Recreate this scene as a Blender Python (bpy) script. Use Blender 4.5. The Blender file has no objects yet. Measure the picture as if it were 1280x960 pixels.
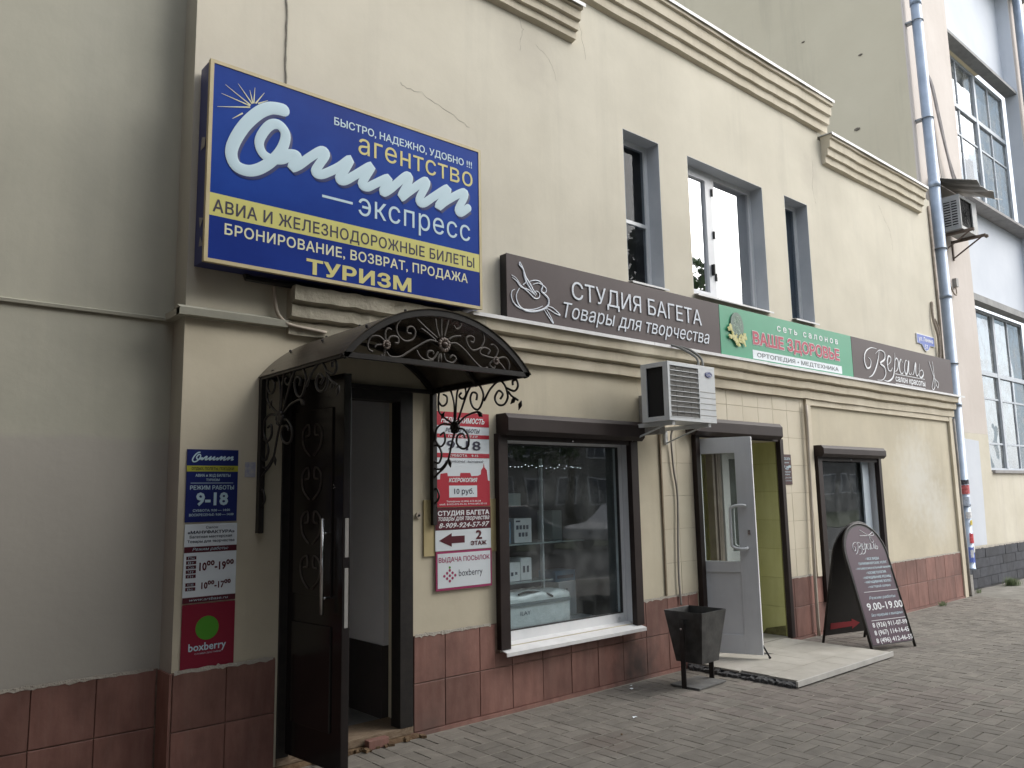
import bpy, bmesh, math, random
from mathutils import Vector, Matrix
from mathutils.geometry import delaunay_2d_cdt
R = math.radians
rnd = random.Random(7)
scene = bpy.context.scene
col = scene.collection

# ------------------------------------------------------------------ camera
cd = bpy.data.cameras.new("camera"); cam = bpy.data.objects.new("camera", cd); col.objects.link(cam)
cd.sensor_width = 36.0; cd.lens = 28.066; cd.clip_start = 0.05; cd.clip_end = 400
yaw, pitch, roll = R(41.1155), R(7.941), R(-1.0583)
cy, sy, cp, sp = math.cos(yaw), math.sin(yaw), math.cos(pitch), math.sin(pitch)
fw = Vector((sy * cp, cy * cp, sp)); rt = Vector((cy, -sy, 0)); up = rt.cross(fw)
cr, sr = math.cos(roll), math.sin(roll)
rt2 = rt * cr + up * sr; up2 = up * cr - rt * sr
m = Matrix((rt2, up2, -fw)).transposed().to_4x4(); m.translation = (0, -4.7, 1.582)
cam.matrix_world = m
scene.camera = cam

# ------------------------------------------------------------------ sky and sun (bright overcast)
SUN_EL, SUN_AZ = R(38), R(128)        # azimuth from +Y, clockwise
w = bpy.data.worlds.new("World"); scene.world = w; w.use_nodes = True
nt = w.node_tree; bg = nt.nodes["Background"]
sky = nt.nodes.new("ShaderNodeTexSky"); sky.sky_type = 'NISHITA'; sky.sun_disc = False
sky.sun_elevation = SUN_EL; sky.sun_rotation = SUN_AZ; sky.air_density = 1.0; sky.dust_density = 3.0; sky.ozone_density = 1.0
hs = nt.nodes.new("ShaderNodeHueSaturation"); hs.inputs["Saturation"].default_value = 0.45
nt.links.new(sky.outputs[0], hs.inputs["Color"]); cl = nt.nodes.new("ShaderNodeMix"); cl.data_type = 'RGBA'; cl.inputs[0].default_value = 0.60      # even cloud cover over the clear-sky model
cl.inputs[7].default_value = (4.6, 4.85, 5.2, 1); nt.links.new(hs.outputs[0], cl.inputs[6])
nt.links.new(cl.outputs[2], bg.inputs[0]); bg.inputs[1].default_value = 0.15
sl = bpy.data.lights.new("sun", 'SUN'); sun = bpy.data.objects.new("sun", sl); col.objects.link(sun)
sl.energy = 1.3; sl.angle = R(50); sl.color = (1.0, 0.965, 0.91)
sd = Vector((math.sin(SUN_AZ) * math.cos(SUN_EL), math.cos(SUN_AZ) * math.cos(SUN_EL), math.sin(SUN_EL)))
sun.rotation_euler = (-sd).to_track_quat('-Z', 'Y').to_euler()
vs = scene.view_settings; vs.view_transform = 'Standard'; vs.look = 'None'; vs.gamma = 1.0; vs.exposure = 1.16
vs.use_curve_mapping = False
scene.cycles.max_bounces = 8; scene.cycles.glossy_bounces = 4; scene.cycles.transparent_max_bounces = 12

# ------------------------------------------------------------------ measured outlines of lettering, emblems and ironwork (metres, x / height)
BIG_TEXT = [
    ('БЫСТРО, НАДЕЖНО, УДОБНО !!!', 2.422, 4.037, 3.58, 4.091, 'pale,bold'),
    ('агентство', 2.606, 3.888, 3.584, 4.0, 'gold,wide'),
    ('экспресс', 2.61, 3.458, 3.555, 3.579, 'pale,wide'),
    ('BAND', 1.608, 3.237, 3.647, 3.372, ''),
    ('АВИА И ЖЕЛЕЗНОДОРОЖНЫЕ БИЛЕТЫ', 1.642, 3.263, 3.592, 3.341, 'navy,wide,bold'),
    ('БРОНИРОВАНИЕ, ВОЗВРАТ, ПРОДАЖА', 1.716, 3.138, 3.528, 3.206, 'cream,wide,bold'),
    ('ТУРИЗМ', 2.241, 2.994, 3.031, 3.09, 'gold,wide,heavy'),
    ('DASH', 2.343, 3.521, 2.566, 3.541, ''),
]

OLIMP = [
    [(2.065, 4.023), (2.02, 4.019), (1.968, 4.003), (1.9, 3.95), (1.819, 3.847), (1.76, 3.731), (1.741, 3.642), (1.773, 3.575), (1.852, 3.564), (1.935, 3.607), (2.019, 3.693), (2.07, 3.786), (2.082, 3.869), (2.041, 3.915), (1.988, 3.903), (1.942, 3.845), (1.912, 3.767), (1.932, 3.704), (1.985, 3.679), (2.055, 3.69), (2.098, 3.719), (2.105, 3.741), (2.154, 3.752), (2.166, 3.729), (2.129, 3.659), (2.178, 3.688), (2.25, 3.759), (2.335, 3.83), (2.364, 3.811), (2.324, 3.739), (2.289, 3.671), (2.326, 3.662), (2.383, 3.694), (2.465, 3.754), (2.543, 3.827), (2.508, 3.749), (2.461, 3.669), (2.503, 3.666), (2.587, 3.73), (2.706, 3.824), (2.668, 3.745), (2.631, 3.673), (2.675, 3.664), (2.738, 3.705), (2.842, 3.772), (2.822, 3.715), (2.796, 3.656), (2.855, 3.694), (2.989, 3.826), (3.013, 3.799), (2.945, 3.66), (3.002, 3.706), (3.141, 3.825), (3.162, 3.806), (3.096, 3.675), (3.133, 3.657), (3.226, 3.73), (3.35, 3.824), (3.324, 3.754), (3.261, 3.659), (3.342, 3.727), (3.493, 3.829), (3.508, 3.798), (3.443, 3.682), (3.468, 3.662), (3.54, 3.717)],
]

RAYS = [
    [(1.849, 3.973), (1.649, 3.913)],
    [(1.848, 3.982), (1.67, 4.005)],
    [(1.852, 3.987), (1.692, 4.068)],
    [(1.861, 3.999), (1.77, 4.101)],
    [(1.865, 4.004), (1.844, 4.083)],
    [(1.871, 4.006), (1.876, 4.111)],
    [(1.883, 4.009), (1.938, 4.097)],
    [(1.899, 4.013), (1.962, 4.054)],
    [(1.804, 3.92), (1.742, 3.866)],
]

STUDIO_TEXT = [
    ('СТУДИЯ БАГЕТА', 4.702, 3.213, 6.523, 3.367, 'steel'),
    ('Товары для творчества', 4.6, 3.039, 6.638, 3.171, 'steel,script'),
]

PALETTE = [
    [(4.229, 3.284), (4.277, 3.301), (4.335, 3.301), (4.368, 3.27), (4.352, 3.224), (4.39, 3.2), (4.429, 3.17), (4.425, 3.118), (4.372, 3.077), (4.279, 3.045), (4.184, 3.036), (4.119, 3.059), (4.084, 3.104), (4.08, 3.153), (4.114, 3.211)],
    [(4.066, 3.194), (4.035, 3.174), (4.027, 3.131), (4.055, 3.078), (4.128, 3.046), (4.222, 3.051), (4.299, 3.071), (4.363, 3.101)],
    [(4.257, 3.263), (4.315, 3.284), (4.363, 3.277), (4.407, 3.251), (4.401, 3.22), (4.376, 3.219)],
    [(4.124, 3.428), (4.119, 3.402), (4.156, 3.373), (4.168, 3.324), (4.19, 3.27), (4.236, 3.22), (4.288, 3.174)],
    [(4.124, 3.428), (4.147, 3.393), (4.165, 3.353), (4.187, 3.306), (4.224, 3.269), (4.265, 3.217), (4.302, 3.187)],
    [(4.034, 3.305), (4.079, 3.288), (4.115, 3.251), (4.142, 3.227), (4.216, 3.188), (4.273, 3.153), (4.321, 3.161), (4.332, 3.199), (4.294, 3.215), (4.264, 3.188)],
    [(4.038, 3.288), (4.088, 3.261), (4.133, 3.222), (4.208, 3.212), (4.273, 3.183)],
    [(4.152, 3.243), (4.191, 3.274)],
    [(4.417, 3.113), (4.486, 3.097), (4.559, 3.052), (4.504, 3.059), (4.406, 3.093)],
    [(4.376, 3.074), (4.424, 3.023), (4.479, 2.971), (4.453, 3.019), (4.401, 3.085)],
]

GREEN_TEXT = [
    ('с е т ь   с а л о н о в', 7.931, 3.332, 9.31, 3.392, 'white,bold'),
    ('ВАШЕ ЗДОРОВЬЕ', 7.433, 3.135, 9.323, 3.274, 'crimson,outline,heavy'),
    ('BAND', 7.419, 2.979, 9.364, 3.076, ''),
    ('ОРТОПЕДИЯ • МЕДТЕХНИКА', 7.499, 2.99, 9.276, 3.049, 'slate,bold'),
]

GREEN_LOGO = [
    [(7.15, 3.423)],
    [(7.116, 3.08)],
    [(6.992, 3.236)],
    [(7.28, 3.272)],
]


VERSAL_TEXT = [
    ('салон красоты', 10.842, 3.004, 11.796, 3.07, 'white,bold'),
    ('LINE', 10.848, 3.101, 11.789, 3.107, ''),
    ('LINE', 10.834, 2.962, 11.785, 2.978, ''),
]

SCISSORS = [
    [(11.985, 3.385), (12.107, 3.179), (12.159, 3.132), (12.258, 3.089), (12.226, 3.016), (12.173, 3.056), (12.156, 3.119)],
    [(12.108, 3.391), (12.126, 3.193), (12.121, 3.104), (12.12, 3.027), (12.063, 2.978), (12.014, 3.006), (12.074, 3.1), (12.123, 3.18)],
]

STREET_TEXT = [
    ('ул. Ленина', 11.912, 3.707, 12.412, 3.744, 'white,bold'),
    ('57', 12.088, 3.598, 12.223, 3.654, 'white,bold'),
]

STREET_OUT = [
    [(11.848, 3.786), (12.466, 3.8), (12.449, 3.653), (12.305, 3.644), (12.163, 3.563), (12.056, 3.59), (12.014, 3.651), (11.834, 3.647)],
]

HOURS_TEXT = [
    ('RECT', 1.615, 1.459, 1.906, 1.877, ''),
    ('BAND', 1.605, 1.74, 1.909, 1.777, ''),
    ('ОТДЫХ, ПОЛЕТЫ, ПОЕЗДКИ', 1.629, 1.75, 1.883, 1.767, 'navy,bold'),
    ('АВИА и Ж/Д БИЛЕТЫ', 1.653, 1.717, 1.863, 1.733, 'pale,bold'),
    ('ТУРИЗМ', 1.719, 1.69, 1.797, 1.705, 'pale,bold'),
    ('LINE', 1.631, 1.675, 1.88, 1.681, ''),
    ('РЕЖИМ РАБОТЫ', 1.629, 1.639, 1.889, 1.666, 'pale,bold'),
    ('9-18', 1.665, 1.544, 1.856, 1.621, 'pale,heavy'),
    ('СУББОТА: 9:00 — 14:00', 1.652, 1.507, 1.869, 1.524, 'pale,bold'),
    ('ВОСКРЕСЕНЬЕ: 9:00 — 14:00', 1.63, 1.481, 1.893, 1.498, 'pale,bold'),
    ('OLIMP', 1.64, 1.796, 1.882, 1.864, ''),
]

SALON_TEXT = [
    ('RECT', 1.609, 1.007, 1.908, 1.441, ''),
    ('RED', 1.61, 1.29, 1.912, 1.326, ''),
    ('RED', 1.609, 1.007, 1.915, 1.041, ''),
    ('Салон', 1.726, 1.42, 1.795, 1.436, 'ink,bold'),
    ('«МАНУФАКТУРА»', 1.624, 1.389, 1.898, 1.406, 'ink,heavy'),
    ('Багетная мастерская', 1.638, 1.364, 1.884, 1.378, 'ink,bold'),
    ('Товары для творчества', 1.626, 1.343, 1.901, 1.354, 'ink,bold'),
    ('Режим работы:', 1.656, 1.3, 1.863, 1.317, 'pale,script'),
    ('10⁰⁰-19⁰⁰', 1.697, 1.183, 1.898, 1.233, 'maroon,heavy'),
    ('10⁰⁰-17⁰⁰', 1.714, 1.076, 1.882, 1.115, 'maroon,heavy'),
    ('www.artbase.ru', 1.647, 1.021, 1.872, 1.033, 'pale,script'),
    ('RED', 1.624, 1.251, 1.679, 1.265, 'Пн'),
    ('RED', 1.625, 1.225, 1.68, 1.239, 'Вт'),
    ('RED', 1.626, 1.199, 1.681, 1.213, 'Ср'),
    ('RED', 1.627, 1.173, 1.682, 1.186, 'Чт'),
    ('RED', 1.628, 1.147, 1.683, 1.16, 'Пт'),
    ('RED', 1.624, 1.099, 1.679, 1.114, 'Сб'),
    ('RED', 1.625, 1.072, 1.68, 1.087, 'Вс'),
]

BERRY_TEXT = [
    ('RECT', 1.615, 0.657, 1.913, 0.997, ''),
    ('boxberry', 1.655, 0.747, 1.874, 0.77, 'pale,bold'),
    ('СЛУЖБА ДОСТАВКИ', 1.686, 0.716, 1.847, 0.719, 'pale'),
    ('DISC', 1.7, 0.807, 1.833, 0.924, ''),
]

PRICE_TEXT = [
    ('RECT', 3.335, 1.502, 3.845, 2.195, ''),
    ('RED', 3.327, 2.074, 3.834, 2.193, ''),
    ('RED', 3.334, 1.975, 3.834, 2.02, ''),
    ('RED', 3.335, 1.829, 3.833, 1.868, ''),
    ('НЕДВИЖИМОСТЬ', 3.383, 2.122, 3.79, 2.168, 'white,heavy,script'),
    ('РЕЖИМ РАБОТЫ', 3.423, 2.031, 3.739, 2.065, 'dark,script,bold'),
    ('ПН-ВТ-СР-ЧТ-ПТ', 3.452, 1.983, 3.718, 2.007, 'white,bold'),
    ('9-18', 3.436, 1.887, 3.741, 1.955, 'dark,bold,wide'),
    ('СУББОТА    9-15', 3.45, 1.838, 3.718, 1.862, 'white,bold'),
    ('ВОСКРЕСЕНЬЕ - ВЫХОДНОЙ', 3.421, 1.8, 3.766, 1.818, 'dark,script,bold'),
    ('КСЕРОКОПИЯ', 3.456, 1.689, 3.708, 1.712, 'white,heavy,script'),
    ('WHITE', 3.458, 1.579, 3.71, 1.661, ''),
    ('10 руб.', 3.499, 1.597, 3.674, 1.631, 'dark,bold'),
    ('Телефоны: 8 (496) 612-33-24', 3.436, 1.544, 3.746, 1.552, 'white,bold'),
    ('моб. 8-915-072-95-33, 8-916-692-37-15', 3.376, 1.522, 3.803, 1.531, 'white,bold'),
]

SKYLINE = [
    [(3.334, 1.514), (3.336, 1.681), (3.382, 1.681), (3.384, 1.727), (3.449, 1.731), (3.451, 1.712), (3.557, 1.712), (3.557, 1.731), (3.652, 1.732), (3.657, 1.708), (3.708, 1.708), (3.739, 1.72), (3.748, 1.752), (3.771, 1.772), (3.777, 1.8), (3.781, 1.772), (3.797, 1.752), (3.811, 1.671), (3.835, 1.663), (3.834, 1.506)],
]

FLOOR_TEXT = [
    ('RECT', 3.337, 1.132, 3.84, 1.499, ''),
    ('MAROON', 3.338, 1.31, 3.84, 1.497, ''),
    ('СТУДИЯ БАГЕТА', 3.361, 1.438, 3.822, 1.476, 'white,heavy'),
    ('товары для творчества', 3.362, 1.399, 3.821, 1.417, 'white,script,bold'),
    ('8-909-924-57-97', 3.365, 1.331, 3.82, 1.367, 'white,bold,script'),
    ('2', 3.688, 1.206, 3.744, 1.288, 'maroon,heavy'),
    ('ЭТАЖ', 3.636, 1.157, 3.786, 1.188, 'maroon,heavy'),
]

ARROW = [
    [(3.365, 1.216), (3.469, 1.278), (3.469, 1.25), (3.582, 1.247), (3.582, 1.183), (3.47, 1.183), (3.468, 1.15)],
]

PARCEL_TEXT = [
    ('RECT', 3.336, 0.927, 3.844, 1.121, ''),
    ('ВЫДАЧА ПОСЫЛОК', 3.358, 1.064, 3.818, 1.09, 'magenta,bold'),
    ('boxberry', 3.523, 0.984, 3.738, 1.015, 'dark'),
    ('DOTS', 3.408, 0.952, 3.503, 1.035, ''),
]

SMALL_TEXT = [
    ('RECT', 7.922, 1.639, 8.159, 1.979, ''),
    ('Версаль', 7.954, 1.903, 8.155, 1.947, 'pale,script'),
    ('Режим', 7.975, 1.869, 8.127, 1.889, 'pale'),
    ('9⁰⁰-19⁰⁰', 7.946, 1.801, 8.154, 1.851, 'pale,heavy'),
    ('Без перерыва', 7.953, 1.767, 8.14, 1.785, 'pale,bold'),
    ('и выходных', 7.975, 1.74, 8.11, 1.754, 'pale'),
    ('8 (926) 911-07-99', 7.95, 1.706, 8.153, 1.72, 'pale'),
    ('8 (967) 114-14-45', 7.951, 1.673, 8.149, 1.686, 'pale'),
]

SCROLLS = [
    [(-0.273, 2.097), (-0.275, 2.219), (-0.232, 2.321), (-0.165, 2.355), (-0.104, 2.322), (-0.089, 2.265), (-0.133, 2.219), (-0.184, 2.232), (-0.191, 2.277), (-0.149, 2.299)],
    [(-0.287, 2.096), (-0.298, 2.217), (-0.313, 2.303), (-0.354, 2.337), (-0.399, 2.319), (-0.409, 2.272), (-0.375, 2.244), (-0.333, 2.269), (-0.359, 2.289)],
    [(-0.296, 2.061), (-0.36, 2.176), (-0.432, 2.29), (-0.488, 2.332), (-0.555, 2.319), (-0.599, 2.255), (-0.579, 2.189), (-0.538, 2.156), (-0.485, 2.178), (-0.458, 2.236), (-0.481, 2.276), (-0.53, 2.262), (-0.524, 2.22)],
    [(-0.606, 2.207), (-0.673, 2.28), (-0.764, 2.322), (-0.821, 2.286), (-0.848, 2.212), (-0.81, 2.164), (-0.747, 2.17), (-0.718, 2.217), (-0.755, 2.258), (-0.799, 2.233), (-0.773, 2.203)],
    [(-0.833, 2.27), (-0.91, 2.24), (-0.947, 2.265), (-0.936, 2.306), (-0.9, 2.306), (-0.899, 2.279)],
    [(-0.296, 2.061), (-0.401, 2.121), (-0.525, 2.141), (-0.578, 2.123)],
    [(-0.258, 2.072), (-0.141, 2.09), (-0.065, 2.06), (-0.055, 1.981), (-0.109, 1.933), (-0.163, 1.965), (-0.155, 2.027), (-0.11, 2.013)],
    [(-0.281, 2.07), (-0.112, 2.164), (-0.088, 2.238), (-0.098, 2.327)],
    [(-0.287, 2.044), (-0.242, 1.943), (-0.182, 1.807), (-0.047, 1.724), (0.015, 1.638), (-0.0, 1.567), (-0.045, 1.54), (-0.091, 1.583), (-0.061, 1.64), (-0.022, 1.619)],
    [(-0.197, 1.832), (-0.108, 1.775), (-0.017, 1.796), (0.028, 1.869), (-0.003, 1.936), (-0.079, 1.94), (-0.124, 1.88), (-0.093, 1.82), (-0.042, 1.831), (-0.036, 1.875)],
    [(-0.295, 2.043), (-0.372, 2.038), (-0.432, 1.982), (-0.425, 1.915), (-0.356, 1.905), (-0.3, 1.948), (-0.315, 1.999), (-0.371, 2.004), (-0.393, 1.976)],
    [(0.042, 2.132), (0.012, 2.066), (-0.044, 2.053)],
    [(-0.854, 2.243), (-0.885, 2.211), (-0.945, 2.178)],
]

TYMPANUM = [
    [(2.65, 2.457), (2.592, 2.466), (2.535, 2.44), (2.443, 2.383), (2.389, 2.35), (2.326, 2.344), (2.3, 2.368)],
    [(2.724, 2.461), (2.778, 2.467), (2.839, 2.433), (2.9, 2.381), (2.962, 2.341), (3.01, 2.345)],
    [(2.64, 2.484), (2.564, 2.531), (2.498, 2.578)],
    [(2.655, 2.49), (2.636, 2.54), (2.627, 2.595)],
    [(2.67, 2.495), (2.668, 2.544), (2.67, 2.601)],
    [(2.689, 2.498), (2.704, 2.548), (2.72, 2.599)],
    [(2.719, 2.485), (2.759, 2.506), (2.809, 2.516)],
    [(2.631, 2.467), (2.573, 2.504), (2.526, 2.526)],
    [(2.664, 2.398), (2.664, 2.342)],
    [(2.684, 2.4), (2.698, 2.361), (2.747, 2.35), (2.772, 2.377), (2.748, 2.394), (2.728, 2.376)],
    [(2.645, 2.404), (2.611, 2.361), (2.573, 2.365), (2.573, 2.397), (2.606, 2.404), (2.611, 2.385)],
    [(2.654, 2.393), (2.645, 2.364), (2.644, 2.342)],
    [(2.611, 2.353), (2.554, 2.347), (2.517, 2.367), (2.498, 2.397)],
    [(2.388, 2.556), (2.366, 2.522), (2.37, 2.476), (2.416, 2.442), (2.47, 2.456), (2.489, 2.498), (2.47, 2.527), (2.438, 2.519), (2.434, 2.491), (2.461, 2.487)],
    [(2.964, 2.463), (2.986, 2.516), (2.966, 2.572), (2.945, 2.587)],
    [(2.964, 2.463), (2.901, 2.439), (2.86, 2.468), (2.85, 2.508), (2.881, 2.524), (2.907, 2.515), (2.902, 2.489), (2.881, 2.491)],
    [(3.07, 2.406), (3.027, 2.41), (2.963, 2.421), (2.953, 2.445), (2.985, 2.465), (3.028, 2.453), (3.011, 2.425)],
    [(3.07, 2.406), (3.026, 2.368), (3.058, 2.346), (3.07, 2.364)],
    [(3.07, 2.41), (3.093, 2.459), (3.061, 2.49), (3.034, 2.487)],
    [(3.076, 2.398), (3.114, 2.376), (3.146, 2.345)],
    [(3.081, 2.407), (3.148, 2.422), (3.18, 2.391), (3.179, 2.348)],
    [(2.3, 2.414), (2.326, 2.455), (2.371, 2.456), (2.375, 2.426), (2.353, 2.423)],
    [(2.291, 2.42), (2.256, 2.447), (2.205, 2.441), (2.184, 2.401), (2.188, 2.371), (2.214, 2.359)],
    [(2.291, 2.39), (2.283, 2.343), (2.265, 2.349)],
    [(2.287, 2.405), (2.239, 2.399), (2.227, 2.383)],
    [(2.295, 2.429), (2.291, 2.474), (2.308, 2.499), (2.33, 2.494)],
    [(2.75, 2.595), (2.79, 2.608), (2.81, 2.578), (2.779, 2.553), (2.759, 2.572)],
]

FLOWERS = [
    [(2.684, 2.448)],
    [(2.296, 2.406)],
    [(3.07, 2.393)],
]

BOARD_TEXT = [
    ('• ВСЕ ВИДЫ', -0.038, 0.891, 0.158, 0.904, 'pale,bold'),
    ('ПАРИКМАХЕРСКИХ УСЛУГ', -0.156, 0.845, 0.259, 0.86, 'pale,bold'),
    ('• ПРОФЕССИОНАЛЬНЫЙ МАКИЯЖ', -0.219, 0.8, 0.323, 0.812, 'pale,bold'),
    ('• КОСМЕТОЛОГИЯ', -0.088, 0.747, 0.204, 0.766, 'pale,bold'),
    ('• НАРАЩИВАНИЕ РЕСНИЦ', -0.155, 0.703, 0.257, 0.717, 'pale,bold'),
    ('• НАРАЩИВАНИЕ ВОЛОС', -0.148, 0.659, 0.243, 0.672, 'pale,bold'),
    ('• НОГТЕВОЙ СЕРВИС', -0.12, 0.612, 0.216, 0.626, 'pale,bold'),
    ('LINE', -0.198, 0.566, 0.31, 0.572, ''),
    ('Режим работы:', -0.151, 0.499, 0.242, 0.519, 'pale,script'),
    ('9.00-19.00', -0.216, 0.397, 0.304, 0.457, 'white,bold'),
    ('Без перерыва и выходных', -0.189, 0.337, 0.271, 0.351, 'pale,script'),
    ('LINE', -0.209, 0.289, 0.286, 0.295, ''),
    ('8 (926) 911-07-99', -0.214, 0.219, 0.29, 0.26, 'white,bold'),
    ('8 (967) 114-14-45', -0.217, 0.147, 0.284, 0.184, 'white,bold'),
    ('8 (496) 412-46-55', -0.223, 0.074, 0.305, 0.108, 'white,bold'),
]


BOARD_SCISSORS = [
    [(-0.003, 1.196), (0.117, 1.123), (0.141, 1.098), (0.158, 1.074), (0.128, 1.058), (0.112, 1.084), (0.117, 1.123)],
    [(-0.023, 1.137), (0.089, 1.135), (0.14, 1.149), (0.176, 1.169), (0.191, 1.152), (0.174, 1.132), (0.122, 1.134)],
]

# ------------------------------------------------------------------ materials
def srgb(r, g, b):
    f = lambda c: (c / 255 / 12.92) if c <= 10.3 else ((c / 255 + 0.055) / 1.055) ** 2.4
    return (f(r), f(g), f(b))
MATS = {}
# surface colours are those of the dry materials
def mat(name, c, c2=None, scale=3.0, rough=0.75, metal=0.0, bump=0.0, bscale=None, detail=6, spec=0.5, stretch=None, rand=0.0, streak=None, coat=0.0, lowc=None, blotch=None, stain=None):
    """procedural surface: two tones mixed by noise, optional vertical weathering streaks, bump"""
    if name in MATS: return MATS[name]
    m = bpy.data.materials.new(name); m.use_nodes = True; n = m.node_tree.nodes; l = m.node_tree.links
    p = n["Principled BSDF"]; p.inputs["Roughness"].default_value = rough; p.inputs["Metallic"].default_value = metal
    p.inputs["Specular IOR Level"].default_value = spec; p.inputs["Coat Weight"].default_value = coat
    tc = n.new("ShaderNodeTexCoord"); geo = n.new("ShaderNodeNewGeometry")
    mp = n.new("ShaderNodeMapping"); l.new(geo.outputs["Position"], mp.inputs[0])
    if stretch: mp.inputs["Scale"].default_value = stretch
    nz = n.new("ShaderNodeTexNoise"); nz.inputs["Scale"].default_value = scale; nz.inputs["Detail"].default_value = detail; nz.inputs["Roughness"].default_value = 0.62
    l.new(mp.outputs[0], nz.inputs["Vector"])
    cr_ = n.new("ShaderNodeValToRGB"); cr_.color_ramp.elements[0].position = 0.35; cr_.color_ramp.elements[1].position = 0.68
    cr_.color_ramp.elements[0].color = (*c, 1); cr_.color_ramp.elements[1].color = (*(c2 or c), 1)
    l.new(nz.outputs["Fac"], cr_.inputs[0]); out = cr_.outputs[0]
    if streak:
        sc_, amt, colr = streak
        mp2 = n.new("ShaderNodeMapping"); mp2.inputs["Scale"].default_value = (sc_, sc_, sc_ * 0.08); l.new(geo.outputs["Position"], mp2.inputs[0])
        n2 = n.new("ShaderNodeTexNoise"); n2.inputs["Scale"].default_value = 1.0; n2.inputs["Detail"].default_value = 8; n2.inputs["Roughness"].default_value = 0.7
        l.new(mp2.outputs[0], n2.inputs["Vector"])
        r2 = n.new("ShaderNodeMapRange"); r2.inputs[1].default_value = 0.52; r2.inputs[2].default_value = 0.78; r2.inputs[3].default_value = 0; r2.inputs[4].default_value = amt
        l.new(n2.outputs["Fac"], r2.inputs[0])
        mx = n.new("ShaderNodeMix"); mx.data_type = 'RGBA'; l.new(r2.outputs[0], mx.inputs[0]); l.new(out, mx.inputs[6]); mx.inputs[7].default_value = (*colr, 1); out = mx.outputs[2]
    for bl in ([blotch] if blotch else []):       # broad uneven weathering: (scale, lowest tone)
        n6 = n.new("ShaderNodeTexNoise"); n6.inputs["Scale"].default_value = bl[0]; n6.inputs["Detail"].default_value = 7; n6.inputs["Roughness"].default_value = .6; l.new(geo.outputs["Position"], n6.inputs["Vector"])
        r6 = n.new("ShaderNodeMapRange"); r6.inputs[1].default_value = .36; r6.inputs[2].default_value = .60; r6.inputs[3].default_value = bl[1]; r6.inputs[4].default_value = 1; l.new(n6.outputs["Fac"], r6.inputs[0])
        v6 = n.new("ShaderNodeVectorMath"); v6.operation = 'SCALE'; l.new(out, v6.inputs[0]); l.new(r6.outputs[0], v6.inputs["Scale"]); out = v6.outputs[0]
    for (cx, cyy, cz, rad, colr, amt) in (stain or []):   # a stain with its own shape and place
        ds = n.new("ShaderNodeVectorMath"); ds.operation = 'DISTANCE'; l.new(geo.outputs["Position"], ds.inputs[0]); ds.inputs[1].default_value = (cx, cyy, cz)
        n7 = n.new("ShaderNodeTexNoise"); n7.inputs["Scale"].default_value = 9; n7.inputs["Detail"].default_value = 6; l.new(geo.outputs["Position"], n7.inputs["Vector"])
        a7 = n.new("ShaderNodeMath"); a7.operation = 'MULTIPLY_ADD'; a7.inputs[1].default_value = rad * .9; l.new(n7.outputs["Fac"], a7.inputs[0]); l.new(ds.outputs["Value"], a7.inputs[2])
        r7 = n.new("ShaderNodeMapRange"); r7.inputs[1].default_value = rad * .55; r7.inputs[2].default_value = rad * 1.35; r7.inputs[3].default_value = amt; r7.inputs[4].default_value = 0; l.new(a7.outputs[0], r7.inputs[0])
        m7 = n.new("ShaderNodeMix"); m7.data_type = 'RGBA'; l.new(r7.outputs[0], m7.inputs[0]); l.new(out, m7.inputs[6]); m7.inputs[7].default_value = (*colr, 1); out = m7.outputs[2]
    if rand:
        oi = n.new("ShaderNodeObjectInfo"); ad = n.new("ShaderNodeMath"); ad.operation = 'ADD'
        l.new(oi.outputs["Random"], ad.inputs[0]); l.new(geo.outputs["Random Per Island"], ad.inputs[1])
        fr = n.new("ShaderNodeMath"); fr.operation = 'FRACT'; l.new(ad.outputs[0], fr.inputs[0])
        r3 = n.new("ShaderNodeMapRange"); r3.inputs[3].default_value = 1 - rand; r3.inputs[4].default_value = 1 + rand; l.new(fr.outputs[0], r3.inputs[0])
        vm = n.new("ShaderNodeVectorMath"); vm.operation = 'SCALE'; l.new(out, vm.inputs[0]); l.new(r3.outputs[0], vm.inputs["Scale"]); out = vm.outputs[0]
    if lowc:      # paint / grime that really changes with height on the thing: (z0, z1, colour, amount, xmax)
        z0, z1, colr, amt, xm = lowc
        sx = n.new("ShaderNodeSeparateXYZ"); l.new(geo.outputs["Position"], sx.inputs[0])
        n4 = n.new("ShaderNodeTexNoise"); n4.inputs["Scale"].default_value = 2.5; n4.inputs["Detail"].default_value = 9; l.new(geo.outputs["Position"], n4.inputs["Vector"])
        ma = n.new("ShaderNodeMath"); ma.operation = 'MULTIPLY_ADD'; ma.inputs[1].default_value = 0.10; l.new(n4.outputs["Fac"], ma.inputs[0]); l.new(sx.outputs[2], ma.inputs[2])
        r5 = n.new("ShaderNodeMapRange"); r5.inputs[1].default_value = z0 + .05; r5.inputs[2].default_value = z1 + .05; r5.inputs[3].default_value = amt; r5.inputs[4].default_value = 0; l.new(ma.outputs[0], r5.inputs[0])
        lt = n.new("ShaderNodeMath"); lt.operation = 'LESS_THAN'; lt.inputs[1].default_value = xm; l.new(sx.outputs[0], lt.inputs[0])
        mu = n.new("ShaderNodeMath"); mu.operation = 'MULTIPLY'; l.new(r5.outputs[0], mu.inputs[0]); l.new(lt.outputs[0], mu.inputs[1])
        mx = n.new("ShaderNodeMix"); mx.data_type = 'RGBA'; l.new(mu.outputs[0], mx.inputs[0]); l.new(out, mx.inputs[6]); mx.inputs[7].default_value = (*colr, 1); out = mx.outputs[2]
    l.new(out, p.inputs["Base Color"])
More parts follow.
